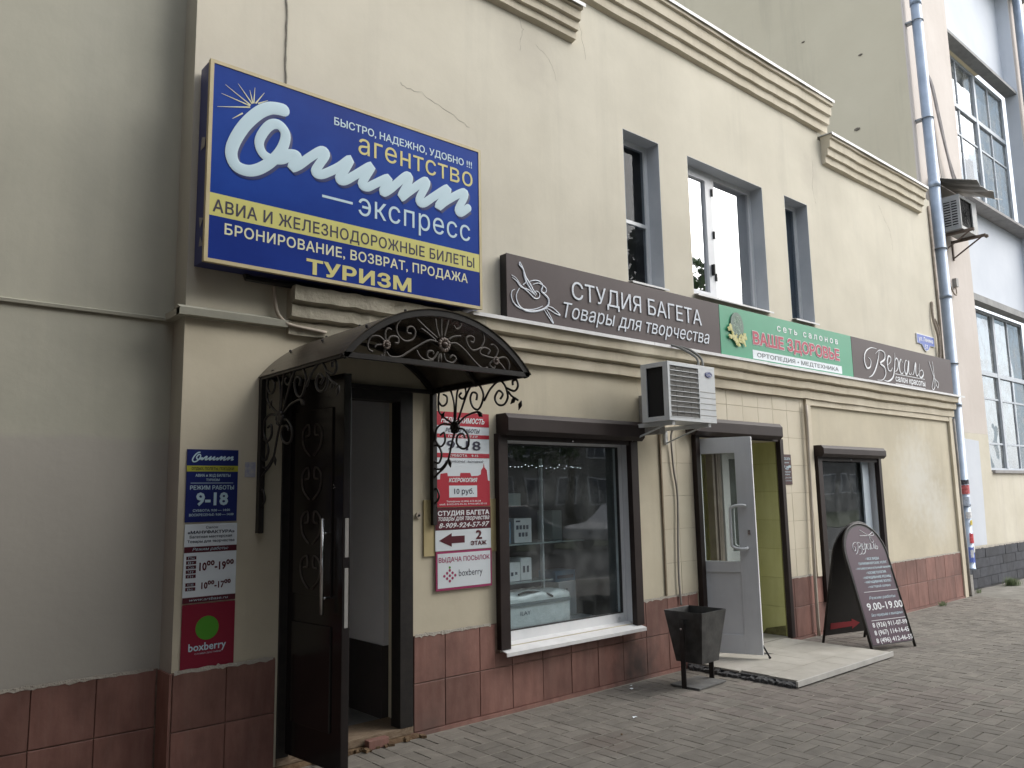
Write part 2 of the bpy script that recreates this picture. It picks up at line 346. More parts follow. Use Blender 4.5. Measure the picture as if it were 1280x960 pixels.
    if bump:
        n3 = n.new("ShaderNodeTexNoise"); n3.inputs["Scale"].default_value = bscale or scale * 6; n3.inputs["Detail"].default_value = 8; n3.inputs["Roughness"].default_value = 0.6
        l.new(geo.outputs["Position"], n3.inputs["Vector"])
        bp = n.new("ShaderNodeBump"); bp.inputs["Strength"].default_value = min(1, bump * 2); bp.inputs["Distance"].default_value = 0.01 * bump
        l.new(n3.outputs["Fac"], bp.inputs["Height"]); l.new(bp.outputs[0], p.inputs["Normal"])
    MATS[name] = m; return m
def glass(name, tint=(0.8, 0.85, 0.85), refl=0.08, grime=0.03, wav=0.0, k=1.4):
    if name in MATS: return MATS[name]
    m = bpy.data.materials.new(name); m.use_nodes = True; n = m.node_tree.nodes; l = m.node_tree.links
    n.remove(n["Principled BSDF"]); o = n["Material Output"]
    tr = n.new("ShaderNodeBsdfTransparent"); tr.inputs[0].default_value = (*tint, 1)
    gl = n.new("ShaderNodeBsdfGlossy"); gl.inputs["Roughness"].default_value = 0.015; gl.inputs[0].default_value = (.95, .97, 1, 1)
    lw = n.new("ShaderNodeFresnel"); lw.inputs[0].default_value = 1.5
    ma = n.new("ShaderNodeMath"); ma.operation = 'MULTIPLY_ADD'; ma.inputs[1].default_value = k; ma.inputs[2].default_value = refl; ma.use_clamp = True; l.new(lw.outputs[0], ma.inputs[0])
    mx = n.new("ShaderNodeMixShader"); l.new(ma.outputs[0], mx.inputs[0]); l.new(tr.outputs[0], mx.inputs[1]); l.new(gl.outputs[0], mx.inputs[2])
    df = n.new("ShaderNodeBsdfDiffuse"); df.inputs[0].default_value = (.55, .56, .55, 1)
    g = n.new("ShaderNodeNewGeometry"); nz = n.new("ShaderNodeTexNoise"); nz.inputs["Scale"].default_value = 5; nz.inputs["Detail"].default_value = 8; l.new(g.outputs["Position"], nz.inputs["Vector"])
    mr = n.new("ShaderNodeMapRange"); mr.inputs[1].default_value = .4; mr.inputs[2].default_value = .8; mr.inputs[3].default_value = grime * .3; mr.inputs[4].default_value = grime * 2.2; l.new(nz.outputs["Fac"], mr.inputs[0])
    g0 = n.new("ShaderNodeNewGeometry"); inv = n.new("ShaderNodeMath"); inv.operation = 'SUBTRACT'; inv.inputs[0].default_value = 1; l.new(g0.outputs["Backfacing"], inv.inputs[1])
    mf = n.new("ShaderNodeMath"); mf.operation = 'MULTIPLY'; l.new(ma.outputs[0], mf.inputs[0]); l.new(inv.outputs[0], mf.inputs[1]); l.new(mf.outputs[0], mx.inputs[0])
    m2 = n.new("ShaderNodeMixShader"); l.new(mr.outputs[0], m2.inputs[0]); l.new(mx.outputs[0], m2.inputs[1]); l.new(df.outputs[0], m2.inputs[2])
    if wav:
        n5 = n.new("ShaderNodeTexNoise"); n5.inputs["Scale"].default_value = 1.6; n5.inputs["Detail"].default_value = 1; l.new(g.outputs["Position"], n5.inputs["Vector"])
        bp = n.new("ShaderNodeBump"); bp.inputs["Distance"].default_value = wav; bp.inputs["Strength"].default_value = 1; l.new(n5.outputs["Fac"], bp.inputs["Height"]); l.new(bp.outputs[0], gl.inputs["Normal"])
    l.new(m2.outputs[0], o.inputs[0]); MATS[name] = m; return m

plaster = mat("cream_plaster", (.61, .568, .465), (.665, .622, .515), 1.1, .9, bump=.35, bscale=5, streak=(2.2, .38, (.42, .395, .33)), blotch=(.8, .91), stain=[(4.35, 0, 5.35, .5, (.44, .40, .34), .30), (9.15, 0, 5.5, .35, (.42, .38, .32), .35), (6.9, 0, 3.62, .3, (.40, .36, .31), .3)])
plasterW = mat("cream_plaster_lower", (.55, .495, .375), (.61, .555, .43), 1.3, .9, bump=.35, bscale=6, streak=(3, .45, (.40, .36, .28)), blotch=(1.1, .88), stain=[(11.5, 0, 1.7, .9, (.66, .65, .60), .7), (12.1, 0, 1.2, .6, (.66, .65, .60), .55), (6.0, 0, 2.0, .25, (.36, .31, .24), .5)])
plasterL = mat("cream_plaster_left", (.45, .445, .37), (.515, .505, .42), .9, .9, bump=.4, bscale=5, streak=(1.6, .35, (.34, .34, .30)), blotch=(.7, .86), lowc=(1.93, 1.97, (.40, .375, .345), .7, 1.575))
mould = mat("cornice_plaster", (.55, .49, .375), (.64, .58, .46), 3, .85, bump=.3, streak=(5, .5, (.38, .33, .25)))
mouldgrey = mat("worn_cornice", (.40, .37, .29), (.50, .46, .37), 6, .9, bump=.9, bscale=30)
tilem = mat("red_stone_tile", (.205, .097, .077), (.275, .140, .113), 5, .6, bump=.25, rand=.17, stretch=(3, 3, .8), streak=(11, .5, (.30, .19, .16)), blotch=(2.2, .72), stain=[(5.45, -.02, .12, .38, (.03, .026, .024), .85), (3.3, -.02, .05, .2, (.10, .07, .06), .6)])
ptile = mat("painted_tile", (.56, .50, .38), (.61, .555, .44), 2, .6, bump=.12, rand=.025, streak=(5, .25, (.42, .37, .27)))
jointm = mat("tile_joint", (.16, .10, .075), (.26, .19, .15), 12, .95)
pjoint = mat("painted_joint", (.36, .32, .24), (.45, .4, .3), 8, .95)
reveal = mat("grey_reveal", (.42, .445, .475), (.49, .51, .535), 3, .85, bump=.3)
pvc = mat("white_pvc", (.70, .72, .74), (.78, .79, .80), 4, .4)
pvcg = mat("grey_aluminium", (.56, .575, .60), (.62, .635, .66), 3, .42, streak=(6, .3, (.40, .41, .42)))
pvcd = mat("dark_gasket", (.03, .03, .032), None, 3, .6)
brownm = mat("brown_shutter_metal", (.022, .014, .013), (.032, .022, .020), 4, .5, spec=.3)
blackm = mat("black_iron", (.010, .009, .009), (.022, .018, .016), 18, .45, bump=.12)
canopym = mat("canopy_sheet", (.045, .036, .029), (.08, .065, .05), 3, .27, streak=(5, .6, (.10, .09, .075)))
doorm = mat("black_lacquer_door", (.010, .008, .008), (.016, .012, .012), 5, .22)
steel = mat("brushed_steel", (.55, .55, .56), (.68, .68, .68), 20, .25, metal=1)
zinc = mat("galvanised_zinc", (.27, .33, .42), (.36, .43, .53), 4, .42, metal=.35, streak=(8, .35, (.22, .26, .32)))
capm = mat("white_capping", (.62, .62, .62), (.75, .75, .75), 6, .5)
signblue = mat("sign_blue", (.005, .026, .20), (.014, .062, .34), .7, .35, spec=.12)
signblue2 = mat("sign_deep_blue", (.012, .02, .13), (.014, .026, .16), .9, .35)
signtrim = mat("sign_trim", (.48, .40, .22), (.55, .47, .28), 6, .45)
signbrown = mat("sign_brown", (.068, .051, .051), (.082, .062, .062), 1.5, .5, spec=.3)
signgreen = mat("sign_green", (.035, .27, .145), (.045, .31, .17), 1.5, .42)
signdark = mat("sign_edge_dark", (.012, .010, .011), None, 2, .5)
INK = {
 'pale': mat("ink_pale", (.50, .66, .74), None, 2, .5), 'white': mat("ink_white", (.74, .76, .78), None, 2, .5),
 'gold': mat("ink_gold", (.60, .55, .20), None, 2, .5), 'cream': mat("ink_cream", (.66, .66, .45), None, 2, .5),
 'navy': mat("ink_navy", (.02, .015, .035), None, 2, .5), 'steel': mat("letters_steel", (.55, .60, .67), (.62, .66, .72), 9, .35),
 'crimson': mat("ink_crimson", (.38, .008, .045), None, 2, .45), 'slate': mat("ink_slate", (.12, .14, .15), None, 2, .5),
 'ink': mat("ink_dark_blue", (.03, .04, .07), None, 2, .5), 'maroon': mat("ink_maroon", (.09, .008, .016), None, 2, .5),
 'dark': mat("ink_dark", (.03, .03, .06), None, 2, .5), 'magenta': mat("ink_magenta", (.32, .03, .11), None, 2, .5)}
redm = mat("print_red", (.42, .015, .035), None, 2, .5)
yellowm = mat("print_yellow", (.56, .53, .14), (.60, .57, .17), 2, .45)
shadowblue = mat("print_shadow_blue", (.010, .02, .12), None, 2, .4)
whitep = mat("print_white", (.66, .72, .76), (.70, .75, .79), 2, .4)
maroonp = mat("print_maroon", (.085, .008, .018), None, 2, .4)
berry = mat("print_berry", (.22, .006, .028), None, 2, .4)
greenp = mat("print_green", (.07, .28, .02), None, 2, .4)
acwhite = mat("ac_enamel", (.58, .61, .63), (.66, .68, .69), 5, .38, streak=(9, .25, (.45, .45, .42)))
acgrey = mat("ac_fins", (.27, .26, .245), (.33, .32, .30), 40, .6)
dark = mat("dark_void", (.008, .008, .009), None, 3, .8)
hallw = mat("hall_wall_white", (.58, .58, .61), (.64, .64, .66), 2, .8)
halld = mat("hall_plinth_dark", (.035, .03, .03), (.05, .04, .04), 3, .6)
lime = mat("lime_painted_tile", (.50, .50, .20), (.56, .56, .25), 3, .55, rand=.04, streak=(5, .4, (.26, .24, .08)))
greyfloor = mat("hall_floor", (.16, .16, .16), (.22, .22, .21), 5, .7)
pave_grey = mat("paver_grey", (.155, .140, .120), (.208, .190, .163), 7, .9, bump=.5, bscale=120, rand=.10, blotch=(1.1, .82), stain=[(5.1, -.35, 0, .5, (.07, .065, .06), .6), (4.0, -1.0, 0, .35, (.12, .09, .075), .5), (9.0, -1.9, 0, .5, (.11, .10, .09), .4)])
pave_red = mat("paver_red", (.150, .130, .113), (.200, .175, .154), 7, .9, bump=.5, bscale=120, rand=.10, blotch=(1.1, .82))
sand = mat("joint_sand", (.17, .155, .13), (.255, .235, .20), 14, .95, bump=.4, bscale=90)
dirt = mat("bare_dirt", (.15, .14, .12), (.26, .245, .215), 3, .95, bump=.8, bscale=40)
asphalt = mat("asphalt", (.05, .05, .052), (.07, .07, .07), 8, .9, bump=.3, bscale=80)
slabm = mat("pale_step_tile", (.34, .32, .28), (.44, .42, .375), 4, .6, rand=.05, streak=(6, .3, (.28, .25, .21)))
rubble = mat("broken_mortar", (.04, .04, .042), (.10, .10, .10), 14, .95, bump=1, bscale=40)
khaki = mat("khaki_render", (.545, .49, .365), (.61, .555, .42), .35, .9, bump=.5, bscale=3, streak=(.8, .5, (.22, .205, .16)))
pinkp = mat("pale_pink_render", (.55, .495, .45), (.62, .565, .52), .8, .9, bump=.4, bscale=6, streak=(2.5, .4, (.46, .41, .36)))
bluew = mat("pale_blue_white_render", (.55, .585, .64), (.62, .65, .70), .8, .85, bump=.3, bscale=6)
creamlow = mat("cream_low_render", (.55, .51, .41), (.64, .60, .50), 1.2, .9, bump=.4, bscale=6, streak=(3, .6, (.42, .38, .33)))
tallframe = mat("old_white_frame", (.46, .50, .55), (.54, .58, .62), 6, .6)
curtainm = mat("curtain_cloth", (.45, .46, .47), (.58, .59, .60), 4, .9, stretch=(8, 8, .3))
darkbrick = mat("dark_plinth_brick", (.030, .033, .042), (.055, .058, .07), 8, .8, bump=.6, rand=.25)
beigep = mat("beige_pipe", (.42, .36, .30), (.50, .44, .36), 6, .6)
rust = mat("rusty_earth", (.09, .05, .025), (.16, .11, .06), 16, .95, bump=1, bscale=50)
glassA = glass("shop_glass", (.93, .97, .98), .03, .05, .002, 1.1)
glassU = glass("upper_glass", (.5, .53, .57), .45, .02, .002)
glassD = glass("dark_glass", (.62, .65, .68), .0, .02, .002, .35)
glassT = glass("old_glass", (.5, .55, .58), .04, .22, .008, 1.0)
glassS = glass("door_glass", (.75, .78, .76), .03, .03)
leafm = mat("leaves", (.035, .07, .018), (.06, .11, .03), 4, .8, rand=.4)
barkm = mat("bark", (.07, .055, .04), (.12, .10, .075), 12, .9, bump=1)
grassm = mat("grass_green", (.05, .085, .022), (.09, .12, .04), 10, .9, rand=.3)
boxm = mat("carton_white", (.60, .64, .66), (.68, .70, .72), 8, .6)
boxb = mat("carton_blue", (.10, .20, .30), (.14, .26, .36), 8, .5)
plasticbag = mat("clear_bag_white", (.50, .56, .57), (.62, .67, .68), 9, .25, bump=.8, bscale=22)
woodm = mat("worn_wood", (.16, .11, .07), (.26, .20, .14), 10, .9, bump=.6, stretch=(2, 10, 10))

# ------------------------------------------------------------------ geometry helpers
class MB:
    def __init__(s): s.v = []; s.f = []; s.mi = []; s.smooth = False
    def add(s, vs, fs, mi=0):
        o = len(s.v); s.v += [tuple(v) for v in vs]; s.f += [tuple(i + o for i in f) for f in fs]; s.mi += [mi] * len(fs); return s
    def box(s, x0, x1, y0, y1, z0, z1, mi=0):
        vs = [(x0, y0, z0), (x1, y0, z0), (x1, y1, z0), (x0, y1, z0), (x0, y0, z1), (x1, y0, z1), (x1, y1, z1), (x0, y1, z1)]
        return s.add(vs, [(0, 3, 2, 1), (4, 5, 6, 7), (0, 1, 5, 4), (1, 2, 6, 5), (2, 3, 7, 6), (3, 0, 4, 7)], mi)
    def obox(s, c, ax, ay, az, hx, hy, hz, mi=0):
        c = Vector(c); ax, ay, az = Vector(ax).normalized() * hx, Vector(ay).normalized() * hy, Vector(az).normalized() * hz
        vs = [c + ax * a + ay * b + az * d for d in (-1, 1) for a, b in ((-1, -1), (1, -1), (1, 1), (-1, 1))]
        return s.add(vs, [(0, 3, 2, 1), (4, 5, 6, 7), (0, 1, 5, 4), (1, 2, 6, 5), (2, 3, 7, 6), (3, 0, 4, 7)], mi)
    def quad(s, a, b, c, d, mi=0): return s.add([a, b, c, d], [(0, 1, 2, 3)], mi)
    def prism_x(s, prof, x0, x1, mi=0):          # profile (y,z) swept along x
        n = len(prof); vs = [(x0, y, z) for y, z in prof] + [(x1, y, z) for y, z in prof]
        fs = [(i, (i + 1) % n, n + (i + 1) % n, n + i) for i in range(n)] + [tuple(range(n))[::-1], tuple(range(n, 2 * n))]
        return s.add(vs, fs, mi)
    def wavy(s, prof, x0, x1, amp=.0022, step=.16):    # the same sweep, hand-run: sections wander a little, arrises chipped here and there
        n = len(prof); N = max(2, int((x1 - x0) / step)); vs = []; fs = []; w0 = [0, 0]
        for i in range(N + 1):
            w0 = [w0[0] * .7 + rnd.gauss(0, amp), w0[1] * .7 + rnd.gauss(0, amp)]
            for y, z in prof:
                chip = .010 if rnd.random() < .012 else 0
                vs.append((x0 + (x1 - x0) * i / N, y + (w0[0] + chip + rnd.gauss(0, amp * .35) if y < -.01 else 0), z + w0[1] * (1 if y < -.01 else 0)))
        for i in range(N):
            for k in range(n): fs.append((i * n + k, i * n + (k + 1) % n, (i + 1) * n + (k + 1) % n, (i + 1) * n + k))
        fs += [tuple(range(n))[::-1], tuple(range(N * n, (N + 1) * n))]
        return s.add(vs, fs)
    def prism_y(s, out, y0, y1, mi=0):           # outline (x,z) swept along y
        n = len(out); vs = [(x, y0, z) for x, z in out] + [(x, y1, z) for x, z in out]
        fs = [(i, (i + 1) % n, n + (i + 1) % n, n + i) for i in range(n)] + [tuple(range(n))[::-1], tuple(range(n, 2 * n))]
        return s.add(vs, fs, mi)
    def tube(s, pts, r, n=8, flat=None, mi=0):   # r a number or list
        pts = [Vector(p) for p in pts]; N = len(pts)
        rs = r if isinstance(r, (list, tuple)) else [r] * N
        up_ = None; rings = []
        for i, p in enumerate(pts):
            t = (pts[min(i + 1, N - 1)] - pts[max(i - 1, 0)])
            t = t.normalized() if t.length > 1e-9 else Vector((0, 0, 1))
            if flat is not None: a = Vector(flat[0]).normalized(); b = t.cross(a).normalized(); ka = flat[1]
            else:
                if up_ is None: up_ = Vector((0, 0, 1)) if abs(t.z) < .9 else Vector((1, 0, 0))
                a = (up_ - t * up_.dot(t)).normalized(); up_ = a; b = t.cross(a); ka = 1
            rings.append([p + a * (math.cos(2 * math.pi * k / n) * rs[i] * ka) + b * (math.sin(2 * math.pi * k / n) * rs[i]) for k in range(n)])
        vs = [v for rg in rings for v in rg]; fs = []
        for i in range(N - 1):
            for k in range(n): fs.append((i * n + k, i * n + (k + 1) % n, (i + 1) * n + (k + 1) % n, (i + 1) * n + k))
        fs += [tuple(range(n))[::-1], tuple(range((N - 1) * n, N * n))]
        return s.add(vs, fs, mi)
    def ball(s, c, r, n=8, sx=1, sy=1, sz=1, mi=0):
        vs = []; fs = []
        for i in range(n // 2 + 1):
            th = math.pi * i / (n // 2)
            for k in range(n): vs.append((c[0] + r * sx * math.sin(th) * math.cos(2 * math.pi * k / n), c[1] + r * sy * math.sin(th) * math.sin(2 * math.pi * k / n), c[2] + r * sz * math.cos(th)))
        for i in range(n // 2):
            for k in range(n): fs.append((i * n + k, (i + 1) * n + k, (i + 1) * n + (k + 1) % n, i * n + (k + 1) % n))
        return s.add(vs, fs, mi)
    def mesh(s, name, mats, off=(0, 0, 0), smooth=False):
        me = bpy.data.meshes.new(name); ox, oy, oz = off
        me.from_pydata([(x - ox, y - oy, z - oz) for x, y, z in s.v], [], s.f)
        for mm in (mats if isinstance(mats, (list, tuple)) else [mats]): me.materials.append(mm)
        me.polygons.foreach_set("material_index", s.mi)
        bm = bmesh.new(); bm.from_mesh(me); bmesh.ops.recalc_face_normals(bm, faces=bm.faces); bm.to_mesh(me); bm.free()
        if smooth: me.polygons.foreach_set("use_smooth", [True] * len(me.polygons))
        me.update(); return me
def link(name, me, parent=None, loc=(0, 0, 0)):
    o = bpy.data.objects.new(name, me); col.objects.link(o)
    o.parent = parent; o.location = loc; return o
WL = {}
def worldloc(o):
    v = Vector((0, 0, 0))
    while o is not None: v += o.location; o = o.parent
    return v
def part(name, mb, mats, parent, smooth=False, bevel=0):
    """world-space geometry linked as one mesh under its parent"""
    me = mb.mesh(name, mats, worldloc(parent) if parent else (0, 0, 0), smooth)
    o = link(name, me, parent)
    if bevel:
        b = o.modifiers.new("bevel", 'BEVEL'); b.width = bevel; b.segments = 2; b.limit_method = 'ANGLE'; b.angle_limit = R(40)
    return o
def thing(name, label, cat, loc=(0, 0, 0), group=None):
    o = bpy.data.objects.new(name, None); col.objects.link(o); o.location = loc; o.empty_display_size = .1
    o['label'] = label; o['category'] = cat
    if group: o['group'] = group
    return o
def single(name, mb, mats, label, cat, loc, group=None, smooth=False, bevel=0):
    me = mb.mesh(name, mats, loc, smooth); o = link(name, me, None, loc); o['label'] = label; o['category'] = cat
    if group: o['group'] = group
    if bevel:
        b = o.modifiers.new("bevel", 'BEVEL'); b.width = bevel; b.segments = 2; b.limit_method = 'ANGLE'; b.angle_limit = R(40)
    return o
def struct(name, mb, mats, kind='structure', parent=None):
    o = link(name, mb.mesh(name, mats), parent); o['kind'] = kind; return o
def crom(pts, n=5):                               # Catmull-Rom through points
    pts = [Vector(p) for p in pts]; out = []
    if len(pts) < 3: return pts
    for i in range(len(pts) - 1):
        p0 = pts[max(i - 1, 0)]; p1 = pts[i]; p2 = pts[i + 1]; p3 = pts[min(i + 2, len(pts) - 1)]
        for k in range(n):
            t = k / n
            out.append(.5 * ((2 * p1) + (p2 - p0) * t + (2 * p0 - 5 * p1 + 4 * p2 - p3) * t * t + (3 * p1 - p0 - 3 * p2 + p3) * t ** 3))
    out.append(pts[-1]); return out
def xz(path, y, n=4): return crom([(x, y, z) for x, z in path], n)

# -------- lettering: the built-in typeface, evaluated to flat faces and fitted to its measured box
DG = None
TCACHE = {}
def glyphs(s, style):
    """outline contours of a line of text, weight added by offsetting the contours, filled by the non-zero rule"""
    key = (s, style)
    if key in TCACHE: return TCACHE[key]
    c = bpy.data.curves.new("txt", 'FONT'); c.body = s; c.size = 1; c.resolution_u = 2; c.fill_mode = 'NONE'
    if 'script' in style: c.shear = .28
    if 'wide' in style: c.space_character = 1.06
    o = bpy.data.objects.new("txt", c); col.objects.link(o); bpy.context.view_layer.update()
    dg = bpy.context.evaluated_depsgraph_get(); me = o.evaluated_get(dg).to_mesh()
    P = [(v.co.x, v.co.y) for v in me.vertices]; root_ = list(range(len(P)))
    def find(i):
        while root_[i] != i: root_[i] = root_[root_[i]]; i = root_[i]
        return i
    for e in me.edges:
        p, q = find(e.vertices[0]), find(e.vertices[1])
        if p != q: root_[max(p, q)] = min(p, q)
    comps = {}
    for i in range(len(P)): comps.setdefault(find(i), []).append(i)
    o.evaluated_get(dg).to_mesh_clear(); bpy.data.objects.remove(o); bpy.data.curves.remove(c)
    cs = []
    for idx in comps.values():
        pts = [P[i] for i in idx]; n = len(pts)
        ar = sum(pts[i][0] * pts[(i + 1) % n][1] - pts[(i + 1) % n][0] * pts[i][1] for i in range(n)) / 2
        cs.append((min(p[0] for p in pts), max(p[0] for p in pts), ar, pts))
    cs.sort(key=lambda t: t[0]); clusters = []
    for t in cs:
        if clusters and t[0] < clusters[-1][1] - 1e-4: clusters[-1][1] = max(clusters[-1][1], t[1]); clusters[-1][2].append(t)
        else: clusters.append([t[0], t[1], [t]])
    off = .062 if 'halo' in style else (.034 if 'heavy' in style else (.016 if 'bold' in style else 0))
    vs, fs = [], []
    for _, _, ts in clusters:
        sg = 1 if max(ts, key=lambda t: abs(t[2]))[2] > 0 else -1; loops = []
        for _, _, ar, pts in ts:
            n = len(pts)
            if off:
                out = []
                for i in range(n):
                    a, b, d = Vector(pts[i - 1]), Vector(pts[i]), Vector(pts[(i + 1) % n])
                    e1, e2 = (b - a), (d - b)
                    if e1.length < 1e-7 or e2.length < 1e-7: out.append(tuple(b)); continue
                    e1.normalize(); e2.normalize(); n1 = Vector((e1.y, -e1.x)) * sg; n2 = Vector((e2.y, -e2.x)) * sg
                    m_ = n1 + n2; L = m_.length
                    m_ = n1 if L < .4 else m_ / L * min(1.6, 2 / L)
                    out.append((b.x + m_.x * off, b.y + m_.y * off))
                pts = out
            loops.append(pts)
        V2 = [Vector(p) for lp_ in loops for p in lp_]; E2 = []; k = 0
        for lp_ in loops: n = len(lp_); E2 += [(k + i, k + (i + 1) % n) for i in range(n)]; k += n
        r_ = delaunay_2d_cdt(V2, E2, [], 0, 1e-5); ov, of = r_[0], r_[2]; base = len(vs); vs += [(v.x, v.y) for v in ov]
        for f in of:
            cx = sum(ov[i].x for i in f) / len(f); cz = sum(ov[i].y for i in f) / len(f); wn = 0
            for lp_ in loops:
                for i in range(len(lp_)):
                    (ax_, ay_), (bx_, by_) = lp_[i - 1], lp_[i]
                    if (ay_ > cz) != (by_ > cz) and cx < ax_ + (cz - ay_) / (by_ - ay_) * (bx_ - ax_): wn += 1 if by_ > ay_ else -1
            if wn: fs.append(tuple(i + base for i in f))
    TCACHE[key] = (vs, fs); return vs, fs
def text_mb(s, x0, z0, x1, z1, style, place, mb=None):
    vs, fs = glyphs(s, style); v0, _ = glyphs(s, style.replace('halo', ''))
    mnx = min(v[0] for v in v0); mxx = max(v[0] for v in v0); mxy = max(v[1] for v in v0)
    mb = mb or MB(); kx = (x1 - x0) / (mxx - mnx); kz = (z1 - z0) / mxy
    mb.add([place(x0 + (vx - mnx) * kx, z0 + vy * kz) for vx, vy in vs], fs)
    return mb
def write(s, x0, z0, x1, z1, style, y, parent, name='lettering', place=None):
    place = place or (lambda a, b, d=0, y=y: (a, y + d, b))
    ink = next((k for k in INK if k in style.split(',')), 'white')
    if 'outline' in style:
        yb = y + .001
        part('lettering_outline', text_mb(s, x0, z0, x1, z1, style.replace('outline', 'halo'), lambda a, b, d=0: (a, yb + d, b)), INK['white'], parent)
    return part(name, text_mb(s, x0, z0, x1, z1, style, place), INK[ink], parent)
def rect(x0, z0, x1, z1, y, parent, m_, name='printed_band', t=.0008):
    return part(name, MB().box(x0, x1, y, y + t, z0, z1), m_, parent)

# ------------------------------------------------------------------ ground: pavement of basket-weave pavers, dirt strip, road
pav = struct("pavement", MB().box(-30, 60, -5.6, .6, -.30, -.0085), sand)
road = struct("road", MB().box(-200, 260, -13.5, -5.75, -.6, -.14), asphalt)
kerb = struct("kerb", MB().box(-30, 60, -5.75, -5.6, -.5, -.002), slabm)
verge = struct("verge", MB().box(-200, 260, -260, -13.5, -.6, -.10), mat("verge_soil", (.05, .075, .025), (.09, .10, .05), 1.5, .95))
ground = struct("ground", MB().box(-200, 260, .6, 200, -.6, -.02), dirt)
camp = Vector((0, -4.7, 1.582))
bricks = []
BX, BY = 4.28, -.07
G = .0035
for i in range(-22, 62):
    for j in range(-1, 27):
        x0 = BX + i * .2; y1 = BY - (j - 1) * .2; 
        if y1 > .03: continue
        y0 = y1 - .2
        if (i + j) % 2:      # two bricks laid square to the wall
            bricks += [(x0, x0 + .1, y0, y1), (x0 + .1, x0 + .2, y0, y1)]
        else:
            bricks += [(x0, x0 + .2, y0, y0 + .1), (x0, x0 + .2, y0 + .1, y1)]
def pix(p):
    d = Vector(p) - camp; zf = d.dot(fw)
    if zf < .3: return None
    return (640 + 997.9 * d.dot(rt2) / zf, 480 - 997.9 * d.dot(up2) / zf, zf)
vis = []
for b in bricks:
    cx, cyy = (b[0] + b[1]) / 2, (b[2] + b[3]) / 2
    q = pix((cx, cyy, 0)); d = (Vector((cx, cyy, 0)) - camp).length
    inf = q is not None and -20 < q[0] < 1300 and q[1] < 975
    blocked = (6.13 < cx < 7.83 and cyy > -1.12) or (cx < 2.3)
    vis.append((0 if (inf and not blocked) else 1, d, b))
vis.sort(key=lambda t: (t[0], t[1]))
def brick_vs(L, W, r):
    a = .003; t = [r.uniform(-.0012, .0012) for _ in range(4)]; h = r.uniform(-.0015, .0012)
    lx, ly = L / 2 - G / 2, W / 2 - G
    top = [(-lx + a, -ly + a, h + t[0]), (lx - a, -ly + a, h + t[1]), (lx - a, ly - a, h + t[2]), (-lx + a, ly - a, h + t[3])]
    mid = [(-lx, -ly, h - .004), (lx, -ly, h - .004), (lx, ly, h - .004), (-lx, ly, h - .004)]
    bot = [(x, y, -.03) for x, y, z in mid]
    fs = [(0, 1, 2, 3)] + [(4 + k, 4 + (k + 1) % 4, (k + 1) % 4, k) for k in range(4)] + [(8 + k, 8 + (k + 1) % 4, 4 + (k + 1) % 4, 4 + k) for k in range(4)]
    return top + mid + bot, fs
def is_red(x, y):
    v = math.sin(x * 1.9 + y * 2.3) + math.sin(x * .83 - y * 1.1 + 1.3) + rnd.uniform(-.9, .9)
    return v > 1.05
protos = {}
for kind, mm in (('g', pave_grey), ('r', pave_red)):
    for o_ in (0, 1):
        for v_ in range(4):
            L, W = (.2, .1) if o_ == 0 else (.1, .2)
            vs, fs = brick_vs(L, W, rnd); mb = MB(); mb.add(vs, fs); protos[(kind, o_, v_)] = mb.mesh("paver_brick", mm)
stuffg, stuffr = MB(), MB()
for k, (_, d, b) in enumerate(vis):
    L, W = b[1] - b[0], b[3] - b[2]; cx, cyy = (b[0] + b[1]) / 2, (b[2] + b[3]) / 2
    red = is_red(cx, cyy)
    dz = .002 * math.sin(cx * 2.1) * math.cos(cyy * 3.3) - .0005
    if k < 300:
        o = link("paver_brick", protos[('r' if red else 'g', 0 if L > W else 1, rnd.randrange(4))], pav, (cx, cyy, dz)); o.rotation_euler = (0, 0, rnd.uniform(-.006, .006))
    else:
        vs, fs = brick_vs(L, W, rnd); (stuffr if red else stuffg).add([(x + cx, y + cyy, z + dz) for x, y, z in vs], fs)
for s_, m_ in ((stuffg, pave_grey), (stuffr, pave_red)):
    o = part("paver_bricks", s_, m_, pav); o['kind'] = 'stuff'
mb = MB()                                          # sand packed in the long joints
for j in range(0, 27):
    y = BY - (j - 1) * .2
    if y > .0: continue
    x = 0.
    while x < 16:
        L = rnd.uniform(.5, 1.6); mb.box(x, x + L - .05, y - .0045, y + .0045, -.02, -.0012 + rnd.uniform(-.001, .0006)); x += L
o = part("joint_sand", mb, sand, pav); o['kind'] = 'stuff'
# drifted dirt over the far end of the pavement and against the walls
mb = MB(); nx, ny = 60, 30
def hgt(x, y):
    v = .018 * min(1, max(0, (x - 12.0) / 2.0)) * (1 if y > -1.2 else max(0, 1 - (-1.2 - y) / 1.2))
    return v - .009 + .006 * math.sin(x * 5.1) * math.sin(y * 4.3) * min(1, max(0, (x - 11.6)))
vsx = []; fsx = []
for i in range(nx + 1):
    for j in range(ny + 1):
        x = 11.0 + i * .2; y = .22 - j * .12; vsx.append((x, y, hgt(x, y)))
for i in range(nx):
    for j in range(ny): a = i * (ny + 1) + j; fsx.append((a, a + ny + 1, a + ny + 2, a + 1))
mb.add(vsx, fsx); o = part("drifted_dirt", mb, dirt, pav, smooth=True); o['kind'] = 'stuff'

